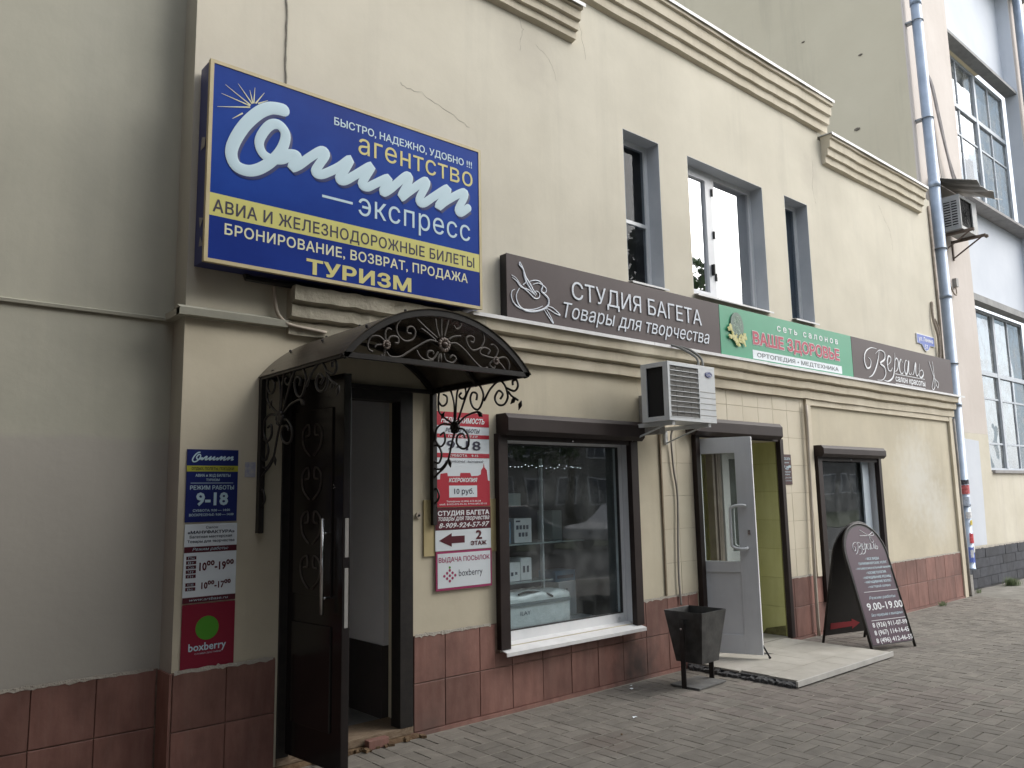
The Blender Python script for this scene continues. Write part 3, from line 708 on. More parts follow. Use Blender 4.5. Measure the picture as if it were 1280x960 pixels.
# ------------------------------------------------------------------ shop building
shop = thing("shop_building", "cream plastered two storey shop building with stepped roofline and red stone tile plinth", "building", (1.57, 0, 0))
YL = .20                                            # the recessed left-hand wall
HOLES = [ (2.19, 3.16, -.02, 2.345, .30),           # street door
          (3.99, 5.47, .47, 2.05, .16),             # picture-framing shop window
          (6.42, 7.93, -.02, 2.11, .30),            # orthopaedic shop door
          (8.80, 10.22, .40, 1.98, .16),            # salon window
          (5.557, 6.095, 3.535, 5.025, .18), (6.56, 7.965, 3.57, 5.03, .18), (8.445, 8.975, 3.565, 5.057, .18)]
def wall_mesh(x0, x1, z0, top, y, holes, mb, extra_x=()):
    xs = sorted({x0, x1, *extra_x, *[h[0] for h in holes], *[h[1] for h in holes]}); zs_all = sorted({z0, 2.65, *[h[2] for h in holes if h[2] > z0], *[h[3] for h in holes]})
    for a, b in zip(xs, xs[1:]):
        t = top((a + b) / 2); zs = [z for z in zs_all if z < t] + [t]
        for c, d in zip(zs, zs[1:]):
            mx, mz = (a + b) / 2, (c + d) / 2
            if any(h[0] < mx < h[1] and h[2] < mz < h[3] for h in holes): continue
            mb.quad((a, y, c), (b, y, c), (b, y, d), (a, y, d))
topf = lambda x: 5.98 if x < 4.93 else (6.48 if x < 9.37 else 6.02)
mb = MB(); wall_mesh(1.57, 12.82, -.02, topf, 0, HOLES, mb, (4.93, 9.37))
for xa, xb, t in ((1.57, 4.93, 5.98), (4.93, 9.37, 6.48), (9.37, 12.82, 6.02)):
    mb.box(xa, xb, .001, .30, t - .02, t)
mb.quad((12.82, 0, -.02), (12.82, .5, -.02), (12.82, .5, 6.02), (12.82, 0, 6.02))
mb.quad((9.37, 0, 6.0), (9.37, .5, 6.0), (9.37, .5, 6.48), (9.37, 0, 6.48)); mb.quad((4.93, 0, 5.9), (4.93, .5, 5.9), (4.93, .5, 6.48), (4.93, 0, 6.48))
for i, h in enumerate(HOLES):                       # plaster reveals of the ground floor openings
    if i in (0, 2):
        mb.quad((h[0], 0, h[2]), (h[0], h[4], h[2]), (h[0], h[4], h[3]), (h[0], 0, h[3])); mb.quad((h[1], 0, h[2]), (h[1], h[4], h[2]), (h[1], h[4], h[3]), (h[1], 0, h[3]))
        mb.quad((h[0], 0, h[3]), (h[1], 0, h[3]), (h[1], h[4], h[3]), (h[0], h[4], h[3]))
lo, hi = MB(), MB()
for f_ in mb.f:
    t_ = lo if sum(mb.v[i][2] for i in f_) / 4 < 2.62 else hi
    t_.add([mb.v[i] for i in f_], [tuple(range(len(f_)))])
part("front_wall", hi, plaster, shop); part("front_wall", lo, plasterW, shop)
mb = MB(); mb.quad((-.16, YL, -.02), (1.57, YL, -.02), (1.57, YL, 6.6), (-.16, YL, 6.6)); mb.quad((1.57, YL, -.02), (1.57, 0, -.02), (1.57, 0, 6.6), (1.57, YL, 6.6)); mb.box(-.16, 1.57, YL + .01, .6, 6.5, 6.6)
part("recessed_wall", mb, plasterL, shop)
mb = MB(); mb.box(-6, 12.8, .31, 9, 5.6, 5.7); mb.box(-6, 12.8, 9, 9.2, 0, 5.7); part("roof_slab", mb, asphalt, shop)
# string courses on the left
part("string_course", MB().wavy([(YL, 2.655), (YL - .018, 2.655), (YL - .022, 2.672), (YL, 2.68)], -.1, 1.57, .0015), plasterL, shop)
mb = MB(); mb.prism_x([(0, 2.655), (-.05, 2.66), (-.06, 2.70), (0, 2.725)], 1.52, 2.19); mb.box(1.52, 1.569, -.05, YL, 2.658, 2.70)
part("string_course", mb, plasterL, shop)
# main cornice, three stepped bands
prof = [(.02, 2.625), (-.045, 2.625), (-.05, 2.705), (-.03, 2.72), (-.085, 2.735), (-.09, 2.805), (-.07, 2.82), (-.125, 2.835), (-.13, 2.885), (-.135, 2.925), (.02, 2.93)]
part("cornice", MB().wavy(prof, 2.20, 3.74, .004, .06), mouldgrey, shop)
part("cornice", MB().wavy(prof, 3.742, 12.87), mould, shop)
x = 3.6
for L in (2.1, 1.9, 2.3, 1.7, 1.46):
    dz = rnd.uniform(-.004, .004); part("metal_capping", MB().box(x, x + L - .004, -.1525, -.0, 2.931 + dz, 2.943 + dz).box(x, x + L - .004, -.157, -.153, 2.915 + dz, 2.943 + dz), capm, shop); x += L
# lower bays: narrow vertical strips and the framed right-hand bay
mb = MB(); mb.box(8.56, 8.655, -.035, 0, .62, 2.624); mb.box(8.655, 12.72, -.03, 0, 2.555, 2.623); mb.box(12.70, 12.82, -.036, 0, 0, 2.622); part("bay_frame", mb, mould, shop)
# parapet mouldings with white capping
def pmould(x0, x1, zb, zt, name="parapet_moulding"):
    h = zt - zb; pr = [(.0, zb), (-.05, zb + .02), (-.055, zb + .26 * h), (-.085, zb + .28 * h), (-.09, zb + .50 * h), (-.12, zb + .53 * h), (-.125, zb + .78 * h), (-.15, zb + .80 * h), (-.155, zt - .03), (0, zt - .03)]
    part(name, MB().wavy(pr, x0, x1), mould, shop)
    x = x0 - .02
    while x < x1 + .01:
        L = min(1.25, x1 + .02 - x); dz = rnd.uniform(0, .006); part("metal_capping", MB().box(x, x + L - .003, -.1685, .32, zt - .029 + dz, zt - .02 + dz).box(x, x + L - .003, -.173, -.169, zt - .055 + dz, zt - .02 + dz), capm, shop); x += L
pmould(1.6, 4.90, 5.64, 5.97); pmould(4.62, 9.54, 6.12, 6.56); pmould(9.44, 12.36, 5.70, 6.10)
# crack and old cable scar on the upper left wall
mb = MB(); pts = [(2.19, -.004, 5.98)]; z = 5.98; x = 2.19
while z > 4.3: z -= .06; x += rnd.uniform(-.008, .007); pts.append((x, -.004, z))
mb.tube(pts, [.004 + .004 * abs(math.sin(i * 1.7)) for i in range(len(pts))], 5); part("crack_scar", mb, mat("crack_dark", (.27, .25, .21), (.42, .40, .33), 20, .9, bump=1), shop)

def crack(pts, w_, seed):
    r_ = random.Random(seed); out = []
    for (a, b), (c, d) in zip(pts, pts[1:]):
        for k in range(8): t_ = k / 8; out.append((a + (c - a) * t_ + r_.gauss(0, .008), -.0005, b + (d - b) * t_ + r_.gauss(0, .008)))
    part("hairline_crack", MB().tube(out, [w_ * r_.uniform(.3, 1) for _ in out], 4, flat=((0, 1, 0), .4)), mat("crack_faint", (.36, .335, .28), (.46, .43, .36), 20, .9), shop)
crack([(3.05, 4.62), (3.25, 4.60), (3.55, 4.52), (3.72, 4.47)], .004, 1); crack([(4.22, 5.75), (4.30, 5.55), (4.26, 5.30)], .003, 2); crack([(4.45, 5.45), (4.62, 5.38), (4.70, 5.2)], .0025, 3)
crack([(6.09, 3.53), (6.2, 3.42)], .003, 4); crack([(9.2, 5.7), (9.15, 5.3), (9.2, 5.1)], .003, 5); crack([(5.0, 5.9), (5.1, 5.5)], .0025, 6); crack([(5.60, 2.62), (5.64, 2.35), (5.6, 2.25)], .0025, 7); crack([(11.0, 5.5), (11.3, 5.2), (11.35, 4.9)], .0025, 8)
# unseen dark wing added on the left to shade the recessed wall
mb = MB(); mb.box(-7, -.16, -3.3, YL, -.02, 6.6); part("shade_wing", mb, mat("shade_wing_dark", (.07, .045, .04), (.11, .07, .06), 6, .9, bump=.6), shop)
# -------- red stone plinth tiles, each its own object; recessed joints
def plinth(x0, x1, y, xoff, parent, skips=(), zs=((.022, .328), (.334, .640)), side=False):
    base = MB(); first = math.floor((x0 - xoff) / .31)
    x = xoff + first * .31
    while x < x1:
        a, b = max(x + .002, x0), min(x + .308, x1)
        x += .31
        if b - a < .02: continue
        for z0, z1 in zs:
            segs = [(a, b, z0, z1)]
            for s0, s1, sz0, sz1 in skips:
                ns = []
                for (p, q, u, v_) in segs:
                    if q <= s0 or p >= s1 or v_ <= sz0 or u >= sz1: ns.append((p, q, u, v_)); continue
                    if p < s0: ns.append((p, s0, u, v_))
                    if q > s1: ns.append((s1, q, u, v_))
                    if u < sz0 - .01: ns.append((max(p, s0), min(q, s1), u, sz0))
                segs = ns
            for p, q, u, v_ in segs:
                if q - p < .015: continue
                off = rnd.uniform(-.0015, .0015); mbt = MB(); cc = .0025
                yf = y - .016 + off
                vs = [(p, yf + cc, u), (q, yf + cc, u), (q, yf + cc, v_), (p, yf + cc, v_), (p + cc, yf, u + cc), (q - cc, yf, u + cc), (q - cc, yf, v_ - cc), (p + cc, yf, v_ - cc), (p, y - .004, u), (q, y - .004, u), (q, y - .004, v_), (p, y - .004, v_)]
                fs = [(4, 5, 6, 7)] + [(k, (k + 1) % 4, 4 + (k + 1) % 4, 4 + k) for k in range(4)] + [(8 + k, 8 + (k + 1) % 4, (k + 1) % 4, k) for k in range(4)]
                mbt.add(vs, fs); part("tile", mbt, tilem, parent)
DOORS = ((2.17, 3.165, -1, 3), (6.36, 7.97, -1, 3), (3.88, 5.52, .43, 3), (8.70, 10.32, .38, 3))
plinth(1.575, 12.80, 0, 3.114, shop, DOORS)
plinth(-.15, 1.55, YL, 1.55 - .31 * 10, shop)
mb = MB()
for a, b, zt in ((1.57, 2.17, .645), (3.165, 3.93, .645), (3.93, 5.50, .43), (5.50, 6.36, .645), (7.97, 8.74, .645), (8.74, 10.28, .37), (10.28, 12.81, .645)): mb.box(a, b, -.006, 0, -.02, zt)
mb.box(-.15, 1.56, YL - .006, YL, -.02, .645); 
part("joint_bed", mb, jointm, shop)
for a, b in ((3.14, 6.40), (7.97, 12.82)): part("skirting_strip", MB().wavy([(0, -.02), (-.03, -.02), (-.026, .016), (0, .02)], a, b), tilem, shop)
mb = MB(); mb.box(1.556, 1.5695, -.015, YL - .0175, .0, .64); part("tile", mb, tilem, shop)
# ragged lime wash where plaster meets the tiles
def ragged(x0, x1, y, zc, amp, th=.003):
    mb = MB(); x = x0; pts = []
    lo = []; hi = []
    while x < x1:
        lo.append((x, zc - abs(rnd.gauss(0, amp)))); hi.append((x, zc + .012 + abs(rnd.gauss(0, amp * .6)))); x += rnd.uniform(.012, .04)
    for k in range(len(lo) - 1):
        (a, b), (c, d), (e, f), (g, h) = lo[k], lo[k + 1], hi[k + 1], hi[k]
        mb.add([(a, y, b), (c, y, d), (e, y, f), (g, y, h), (a, y + th, b), (c, y + th, d), (e, y + th, f), (g, y + th, h)], [(0, 1, 2, 3), (0, 4, 5, 1), (3, 2, 6, 7)])
    return mb
wash = mat("lime_wash", (.40, .37, .32), (.50, .46, .40), 14, .9, bump=1, bscale=60)
for a, b, y in ((3.17, 3.87, -.022), (5.53, 6.36, -.022), (7.98, 8.69, -.022), (10.33, 12.7, -.022)): part("lime_edge", ragged(a, b, -.0185, .640, .006), wash, shop)
part("lime_edge", ragged(1.58, 2.16, -.0185, .640, .006), wash, shop); part("lime_edge", ragged(-.15, 1.54, YL - .0185, .640, .006), wash, shop)
# painted square tiles over the middle bay
mb = MB(); mb.box(6.105, 8.559, -.003, 0, .645, 2.62)
cutm = []
for a, b, c, d in ((5.91, 6.40, .645, 2.62), (6.40, 7.95, 2.12, 2.62), (7.95, 8.559, .645, 2.62)): cutm.append((a, b, c, d))
mb = MB()
for a, b, c, d in cutm: mb.box(a, b, -.003, 0, c, d)
part("painted_joint_bed", mb, pjoint, shop)
for r_ in range(7):
    z0 = .635 + r_ * .305
    for c_ in range(10):
        x0 = 5.85 + c_ * .29
        p, q, u, v_ = max(5.912, x0 + .0015), min(x0 + .2885, 8.556), max(z0 + .0015, .652), min(z0 + .3035, 2.62)
        if q - p < .02: continue
        segs = [(p, q, u, v_)]; s0, s1, sz = 6.385, 7.955, 2.115; ns = []
        for (p, q, u, v_) in segs:
            if q <= s0 or p >= s1 or u >= sz: ns.append((p, q, u, v_)); continue
            if p < s0: ns.append((p, s0, u, v_))
            if q > s1: ns.append((s1, q, u, v_))
            if v_ > sz + .03: ns.append((max(p, s0), min(q, s1), sz, v_))
        for p, q, u, v_ in ns:
            if q - p < .01: continue
            yf = -.007 + rnd.uniform(-.0008, .0008); cc = .0015; mbt = MB()
            vs = [(p, yf + cc, u), (q, yf + cc, u), (q, yf + cc, v_), (p, yf + cc, v_), (p + cc, yf, u + cc), (q - cc, yf, u + cc), (q - cc, yf, v_ - cc), (p + cc, yf, v_ - cc), (p, -.003, u), (q, -.003, u), (q, -.003, v_), (p, -.003, v_)]
            fs = [(4, 5, 6, 7)] + [(k, (k + 1) % 4, 4 + (k + 1) % 4, 4 + k) for k in range(4)] + [(8 + k, 8 + (k + 1) % 4, (k + 1) % 4, k) for k in range(4)]
            mbt.add(vs, fs); part("painted_tile", mbt, ptile, shop)

# -------- upper windows
def upper(h, style):
    x0, x1, z0, z1, d = h
    f = MB(); fr = .045; y = d - .03
    # grey painted reveal
    rv = MB(); t = .004
    rv.box(x0, x0 + t, .0, d, z0, z1).box(x1 - t, x1, .0, d, z0, z1).box(x0 + t, x1 - t, 0.0, d, z1 - t, z1)
    wn = part("window", f.box(x0 + t, x1 - t, y, y + .05, z0, z0 + fr).box(x0 + t, x1 - t, y, y + .05, z1 - t - fr, z1 - t).box(x0 + t, x0 + t + fr, y, y + .05, z0 + fr, z1 - fr - t).box(x1 - t - fr, x1 - t, y, y + .05, z0 + fr, z1 - fr - t), pvc, shop)
    part("reveal", rv, reveal, wn)
    part("sill", MB().prism_x([(y, z0 + .012), (-.055, z0 - .012), (-.055, z0 - .03), (-.05, z0 - .03), (-.05, z0 - .018), (y, z0 + .004)], x0 + .0, x1 + (.0 if style else .0)), capm, wn)
    iy = y + .02
    if style == 1:
        part("transom", MB().box(x0 + fr + t, x1 - fr - t, y + .005, y + .045, z0 + .64, z0 + .675), pvc, wn)
        part("pane", MB().box(x0 + fr + t, x1 - fr - t, iy, iy + .004, z0 + fr, z0 + .64), glassD, wn); part("pane", MB().box(x0 + fr + t, x1 - fr - t, iy, iy + .004, z0 + .675, z1 - fr - t), glassD, wn)
        c = MB()
        for k in range(14): a = x0 + .05 + k * .02; c.quad((a, d + .09 + .01 * (k % 2), z0 + .05), (a + .02, d + .09 + .01 * ((k + 1) % 2), z0 + .05), (a + .02, d + .09 + .01 * ((k + 1) % 2), z1 - .05), (a, d + .09 + .01 * (k % 2), z1 - .05))
        part("curtain", c, mat("curtain_dim", (.30, .30, .32), (.42, .42, .44), 4, .9), wn)
        part("net_curtain", MB().add([(x0 + .05, d + .06, z0 + .06), (x0 + .15, d + .06, z0 + .06), (x0 + .05, d + .06, z0 + .52)], [(0, 1, 2)]), curtainm, wn)
    elif style == 2:
        xm = x0 + .60
        part("mullion", MB().box(xm, xm + .06, y - .004, y + .055, z0 + fr, z1 - fr - t), pvc, wn)
        # left casement in dark weathered frame
        s = MB(); a, b = x0 + fr + .01, xm - .005; s.box(a, a + .05, y - .015, y + .03, z0 + fr, z1 - fr - t).box(b - .11, b, y - .015, y + .03, z0 + fr, z1 - fr - t).box(a + .05, b - .11, y - .015, y + .03, z0 + fr, z0 + fr + .06).box(a + .05, b - .11, y - .015, y + .03, z1 - fr - t - .06, z1 - fr - t)
        part("casement", s, pvcg, wn)
        part("pane", MB().box(a + .05, b - .11, iy - .004, iy, z0 + fr + .06, z1 - fr - t - .06), glassU, wn)
        for zz in (.25, .72, 1.2): part("hinge", MB().box(b - .012, b + .01, y - .03, y - .015, z0 + zz, z0 + zz + .08), dark, wn)
        part("window_handle", MB().box(b - .07, b - .05, y - .05, y - .015, z0 + .3, z0 + .42), dark, wn)
        part("pane", MB().box(xm + .06, x1 - fr - t, iy, iy + .004, z0 + fr, z1 - fr - t), glassU, wn)
        part("reflection_strip", MB().box(x1 - .24, x1 - .06, d + .05, d + .06, z0, z1), mat("reflection_grey", (.18, .2, .23), None, 3, .8), wn)  # dark strip stands in for the reveal mirrored in the glass
    else:
        part("pane", MB().box(x0 + fr + t, x1 - fr - t, iy, iy + .004, z0 + fr, z1 - fr - t), glassD, wn)
        part("pane_film", MB().box(x0 + fr + t, x1 - fr - t, iy + .03, iy + .033, z0 + fr, z1 - fr - t), mat("blue_film", (.22, .27, .33), (.27, .32, .38), 2, .5), wn)
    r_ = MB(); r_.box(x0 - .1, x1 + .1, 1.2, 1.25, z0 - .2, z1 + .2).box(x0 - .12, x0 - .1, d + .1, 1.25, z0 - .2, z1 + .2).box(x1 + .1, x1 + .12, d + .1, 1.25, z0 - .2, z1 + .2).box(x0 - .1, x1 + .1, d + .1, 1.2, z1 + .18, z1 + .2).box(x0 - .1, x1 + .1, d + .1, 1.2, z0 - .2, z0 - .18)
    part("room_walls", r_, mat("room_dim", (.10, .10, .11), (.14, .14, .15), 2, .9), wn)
upper(HOLES[4], 1); upper(HOLES[5], 2); upper(HOLES[6], 3)

# -------- roller shutters (box + guide rails)
def shutter(x0, x1, z0, z1, dep, rails, zb, lip):
    b = MB(); b.prism_x([(0, z0 + .02), (-dep + .035, z0), (-dep, z0 + .035), (-dep, z1 - .035), (-dep + .03, z1), (0, z1)], x0, x1)
    s = part("shutter_box", b, brownm, shop, bevel=.003)
    for a, c in rails: part("guide_rail", MB().box(a, c, -.055, .0, zb, z0 + .018), brownm, s, bevel=.003)
    part("curtain_lath", MB().box(rails[0][1], rails[1][0], -.04, -.012, z0 - lip, z0 + .015), brownm, s)
    part("end_cap_screw", MB().ball(((rails[0][1] + rails[1][0]) / 2, -.043, z0 - .02), .008, 6), steel, s)
shutter(3.93, 5.53, 2.035, 2.205, .145, ((3.905, 4.0), (5.435, 5.53)), .455, .03)
shutter(6.30, 7.83, 2.12, 2.29, .145, ((6.39, 6.455), (7.91, 7.975)), .04, .01)
shutter(8.69, 10.28, 1.955, 2.09, .14, ((8.70, 8.80), (10.235, 10.31)), .33, .04)

# -------- picture-framing shop window
def shopwin(x0, x1, z0, z1, d, lf, bf):
    f = MB(); y = d - .05
    rv = MB(); rv.box(x0, x0 + .012, 0, d, z0, z1).box(x1 - .012, x1, 0, d, z0, z1).box(x0 + .012, x1 - .012, 0, d, z1 - .012, z1)
    w_ = part("shop_window", f.box(x0 + .012, x0 + .012 + lf, y, y + .06, z0, z1 - .012).box(x1 - .012 - lf, x1 - .012, y, y + .06, z0, z1 - .012).box(x0 + .012 + lf, x1 - .012 - lf, y, y + .06, z1 - .012 - lf, z1 - .012).box(x0 + .012 + lf, x1 - .012 - lf, y, y + .06, z0, z0 + bf), pvc, shop, bevel=.004)
    part("reveal", rv, pvcg, w_)
    g = .014; a, b, c, e = x0 + .012 + lf, x1 - .012 - lf, z0 + bf, z1 - .012 - lf
    part("gasket", MB().box(a, a + g, y - .002, y + .02, c, e).box(b - g, b, y - .002, y + .02, c, e).box(a + g, b - g, y - .002, y + .02, c, c + g * .6).box(a + g, b - g, y - .002, y + .02, e - g * .6, e), pvcd, w_)
    part("pane", MB().box(a, b, y + .02, y + .026, c, e), glassA, w_)
    part("sill", MB().prism_x([(y, z0 + .01), (-.10, z0 - .03), (-.10, z0 - .058), (-.096, z0 - .058), (-.095, z0 - .036), (y, z0 + .002)], x0 - .07, x1 + .03), capm, w_, bevel=.001)
    for xx in (x0 + .1, x1 - .12): part("frame_bolt", MB().tube([(xx, y - .008, z0 + bf * .5), (xx, y + .002, z0 + bf * .5)], .013, 10), pvcg, w_)
    return w_
sw1 = shopwin(3.99, 5.47, .47, 2.05, .13, .05, .085); sw2 = shopwin(8.80, 10.235, .40, 1.97, .13, .035, .07)
part("reveal_panel", MB().box(10.0, 10.16, .055, .075, .47, 1.94), mat("pale_blue_panel", (.45, .52, .58), (.52, .58, .63), 4, .5), sw2)
part("sill_notice", MB().box(8.82, 8.86, .03, .035, .47, .58), whitep, sw2)
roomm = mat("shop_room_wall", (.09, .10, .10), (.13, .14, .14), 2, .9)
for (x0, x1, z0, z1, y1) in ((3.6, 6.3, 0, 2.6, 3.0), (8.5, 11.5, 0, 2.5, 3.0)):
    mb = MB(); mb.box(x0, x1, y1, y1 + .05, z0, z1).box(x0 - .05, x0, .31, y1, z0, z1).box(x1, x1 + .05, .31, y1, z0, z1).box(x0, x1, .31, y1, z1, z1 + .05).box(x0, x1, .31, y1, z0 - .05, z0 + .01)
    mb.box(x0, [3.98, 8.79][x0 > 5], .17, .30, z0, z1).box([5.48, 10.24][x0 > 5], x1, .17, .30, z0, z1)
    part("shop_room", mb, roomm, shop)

# -------- street door: hallway, frame, open leaf
mb = MB(); X0, X1, Z1 = 2.19, 3.16, 2.345
mb.box(X0, X0 + .075, -.012, .10, .06, Z1).box(X1 - .105, X1, -.012, .10, .06, Z1).box(X0 + .075, X1 - .105, -.012, .10, Z1 - .10, Z1)
df = part("door_frame", mb, blackm, shop, bevel=.003)
part("threshold", MB().box(X0, X1, -.012, .30, .02, .065), woodm, df)
part("threshold_rubble", MB().prism_x([(0, .018), (-.055, -.01), (-.03, .012)], X0 - .02, X1 + .03), rust, df)
hall = MB(); hall.box(3.12, 3.17, .30, 1.35, .55, 2.6).box(3.35, 3.40, 1.35, 2.6, .2, 3.2).box(3.12, 3.4, 1.35, 1.40, .55, 2.6).box(2.1, 2.15, .30, 2.8, .06, 3.2).box(2.1, 3.4, 2.8, 2.85, .06, 3.2).box(2.1, 3.4, .30, 2.8, 2.62, 2.66)
hw = part("hallway_walls", hall, hallw, shop)
part("hallway_plinth", MB().box(3.105, 3.175, .30, 1.36, .06, .55), halld, hw)
part("hallway_floor", MB().box(2.1, 3.4, .30, 2.8, .02, .06), greyfloor, hw)
for k in range(6): part("stair_step", MB().box(2.16, 3.39, 1.45 + k * .26, 1.45 + (k + 1) * .26 + .01, .06, .06 + .17 * (k + 1)), halld, hw)
lp = Vector((2.265, .03, 0)); le = Vector((2.325, -.575, 0)); ld = (le - lp).normalized(); ln = Vector((-ld.y, ld.x, 0))   # leaf
if ln.x > 0: ln = -ln
cl = (lp + le) / 2; HL = (le - lp).length / 2
zc, zh = (2.31 + .085) / 2, (2.31 - .085) / 2
leaf = part("door", MB().obox((cl.x, cl.y, zc), ld, ln, (0, 0, 1), HL, .026, zh), doorm, shop, bevel=.003)
for z0, z1 in ((.28, .86), (1.02, 2.12)):
    part("raised_panel", MB().obox((cl.x + ln.x * .030, cl.y + ln.y * .030, (z0 + z1) / 2), ld, ln, (0, 0, 1), HL - .10, .007, (z1 - z0) / 2), doorm, leaf, bevel=.006)
orn = MB()                                            # wrought ornament laid on the upper panel, scratches in the lacquer
lf = lambda a_, z_, o_=.040: tuple(lp + ld * a_ + ln * o_ + Vector((0, 0, z_)))
for zc2 in (1.18, 1.44, 1.70, 1.96):
    for s_ in (1, -1):
        pts = [(.30 + s_ * .02, zc2 - .12), (.30 + s_ * .09, zc2 - .06), (.30 + s_ * .10, zc2 + .03), (.30 + s_ * .04, zc2 + .07), (.30 + s_ * .03, zc2 + .01), (.30 + s_ * .07, zc2)]
        orn.tube(crom([lf(a_, z_) for a_, z_ in pts], 5), .006, 5)
part("door_ornament", orn, mat("worn_bronze_iron", (.035, .028, .024), (.10, .085, .07), 14, .5), leaf, smooth=True)
r_ = random.Random(3); mb = MB()
for (a0, z0_, n_s) in ((.13, 1.62, 10), (.48, 1.78, 8)):
    for k in range(n_s): a1, z1 = a0 + r_.gauss(0, .015), z0_ - k * .03 + r_.gauss(0, .01); mb.tube([lf(a1, z1, .0275), lf(a1 + r_.uniform(-.03, .03), z1 + r_.uniform(-.02, .03), .0275)], .0012, 4)
o = part("scratch_marks", mb, acgrey, leaf); o['kind'] = 'stuff'
for sgn in (1, -1):
    h = MB(); b = le - ld * .13 + ln * sgn * .075
    h.tube([(b.x, b.y, .93), (b.x, b.y, 1.47)], .0125, 12)
    for z in (1.02, 1.385): c = le - ld * .13 + ln * sgn * .024; h.tube([(b.x, b.y, z), (c.x, c.y, z)], .008, 8)
    part("handle", h, steel, leaf, smooth=True)
for z0, z1 in ((1.25, 1.47), (.86, 1.19)):
    part("lock_plate", MB().obox((le.x + ld.x * .001, le.y + ld.y * .001, (z0 + z1) / 2), ln, ld, (0, 0, 1), .012, .002, (z1 - z0) / 2), acgrey, leaf)
# -------- orthopaedic shop entrance: lime lobby, open aluminium leaf
lob = MB(); lob.box(7.93, 7.98, .30, 1.6, .04, 2.2).box(6.37, 6.42, .30, 1.6, .04, 2.2)
lb = part("lobby_wall", MB().box(7.925, 7.965, .012, 1.6, .04, 2.3), mat("lime_joint", (.26, .26, .06), None, 4, .8), shop)
for r_ in range(8):
    for c_ in range(5):
        y0, z0 = .014 + c_ * .31, .045 + r_ * .305
        if z0 > 2.1: continue
        part("lime_tile", MB().box(7.917, 7.926, y0 + .0015, y0 + .3085, z0 + .0015, min(z0 + .3035, 2.28)), lime, lb)
part("lobby_grime", ragged(7.93, 7.931, .5, .1, .01) if False else MB().prism_x([(0.02, .045), (.3, .045), (.25, .11), (.02, .16)], 7.913, 7.917), mat("grime_brown", (.10, .09, .04), (.2, .19, .08), 20, .9), lb)
mb = MB(); mb.box(6.37, 6.42, .30, 1.7, .04, 2.2).box(6.42, 7.92, .30, 1.7, 2.14, 2.2); part("lobby_side", mb, lime, lb)
part("lobby_floor", MB().box(6.42, 7.93, 0, 1.7, .0, .05), slabm, lb)
il = part("reflected_frame", MB().box(7.30, 7.42, .28, .34, .06, 2.03).box(7.42, 7.62, .28, .34, 1.93, 2.03).box(7.42, 7.62, .28, .34, .06, .95).box(7.59, 7.62, .28, .34, .95, 1.93), pvc, lb)  # frame and grey pane stand in for a reflection in the door glass
part("reflected_glass", MB().box(7.42, 7.59, .30, .306, .95, 1.93), mat("reflected_glass_grey", (.10, .12, .12), (.16, .18, .18), 3, .25), lb)
part("reflected_jamb", MB().box(7.12, 7.155, .28, .36, .06, 2.1).box(7.19, 7.215, .28, .34, .06, 2.1).box(7.235, 7.28, .29, .35, .06, 2.1), mat("reflected_jamb_brown", (.22, .18, .15), (.30, .26, .22), 6, .6), lb)  # brown posts, part of the same modelled reflection
fr = MB(); fr.box(6.42, 7.92, 1.60, 1.66, .05, .14).box(6.42, 6.52, 1.60, 1.66, .14, 2.14).box(7.1, 7.2, 1.6, 1.66, .14, 2.14).box(7.82, 7.92, 1.60, 1.66, .14, 2.14).box(6.52, 7.1, 1.6, 1.66, 1.0, 1.08)
ind = part("inner_door", fr, pvc, lb); part("pane", MB().box(6.5, 7.9, 1.62, 1.63, .1, 2.1), glassS, ind)
part("back_room", MB().box(6.3, 8.0, 3.2, 3.25, 0, 2.3), roomm, lb)
hp = Vector((6.47, .02, 0)); he = Vector((6.685, -.47, 0)); d_ = (he - hp); Lw = d_.length; d_.normalize(); n_ = Vector((-d_.y, d_.x, 0))
def lbx(mb, a, b, z0, z1, t=.026, off=0):
    c = hp + d_ * ((a + b) / 2) + n_ * off; mb.obox((c.x, c.y, (z0 + z1) / 2), d_, n_, (0, 0, 1), (b - a) / 2, t, (z1 - z0) / 2)
Z0, Z1 = .095, 2.095
mb = MB(); lbx(mb, 0, .055, Z0, Z1); lbx(mb, Lw - .155, Lw, Z0, Z1); lbx(mb, .055, Lw - .155, Z1 - .15, Z1, .0255); lbx(mb, .055, Lw - .155, Z0, Z0 + .17, .0255); lbx(mb, .055, Lw - .155, .83, .93, .0255)
sal = part("door", mb, pvcg, shop, bevel=.002)
mb = MB(); lbx(mb, .05, Lw - .15, .93, Z1 - .145, .004); part("pane", mb, glassS, sal)
mb = MB(); lbx(mb, .05, Lw - .15, Z0 + .165, .835, .012); part("lower_panel", mb, pvcg, sal)
mb = MB(); e2 = he + d_ * .001; mb.obox((e2.x, e2.y, (Z0 + Z1) / 2), n_, d_, (0, 0, 1), .024, .002, (Z1 - Z0) / 2 - .002); part("edge_strip", mb, pvc, sal)
for sgn in (1, -1):
    pts = []
    for a, z, o_ in ((.10, 1.44, .03), (.11, 1.45, .055), (.17, 1.45, .075), (.225, 1.43, .08), (.235, 1.38, .08), (.235, 1.12, .08), (.225, 1.07, .08), (.17, 1.05, .075), (.11, 1.05, .055), (.10, 1.06, .03)):
        p = hp + d_ * (Lw - a + .02) + n_ * sgn * o_; pts.append((p.x, p.y, z))
    part("handle", MB().tube(crom(pts, 3), .014, 8), acwhite, sal, smooth=True)
p = hp + d_ * (Lw - .06) - n_ * .03; part("keyhole", MB().obox((p.x, p.y, 1.2), d_, n_, (0, 0, 1), .012, .004, .022), steel, sal)
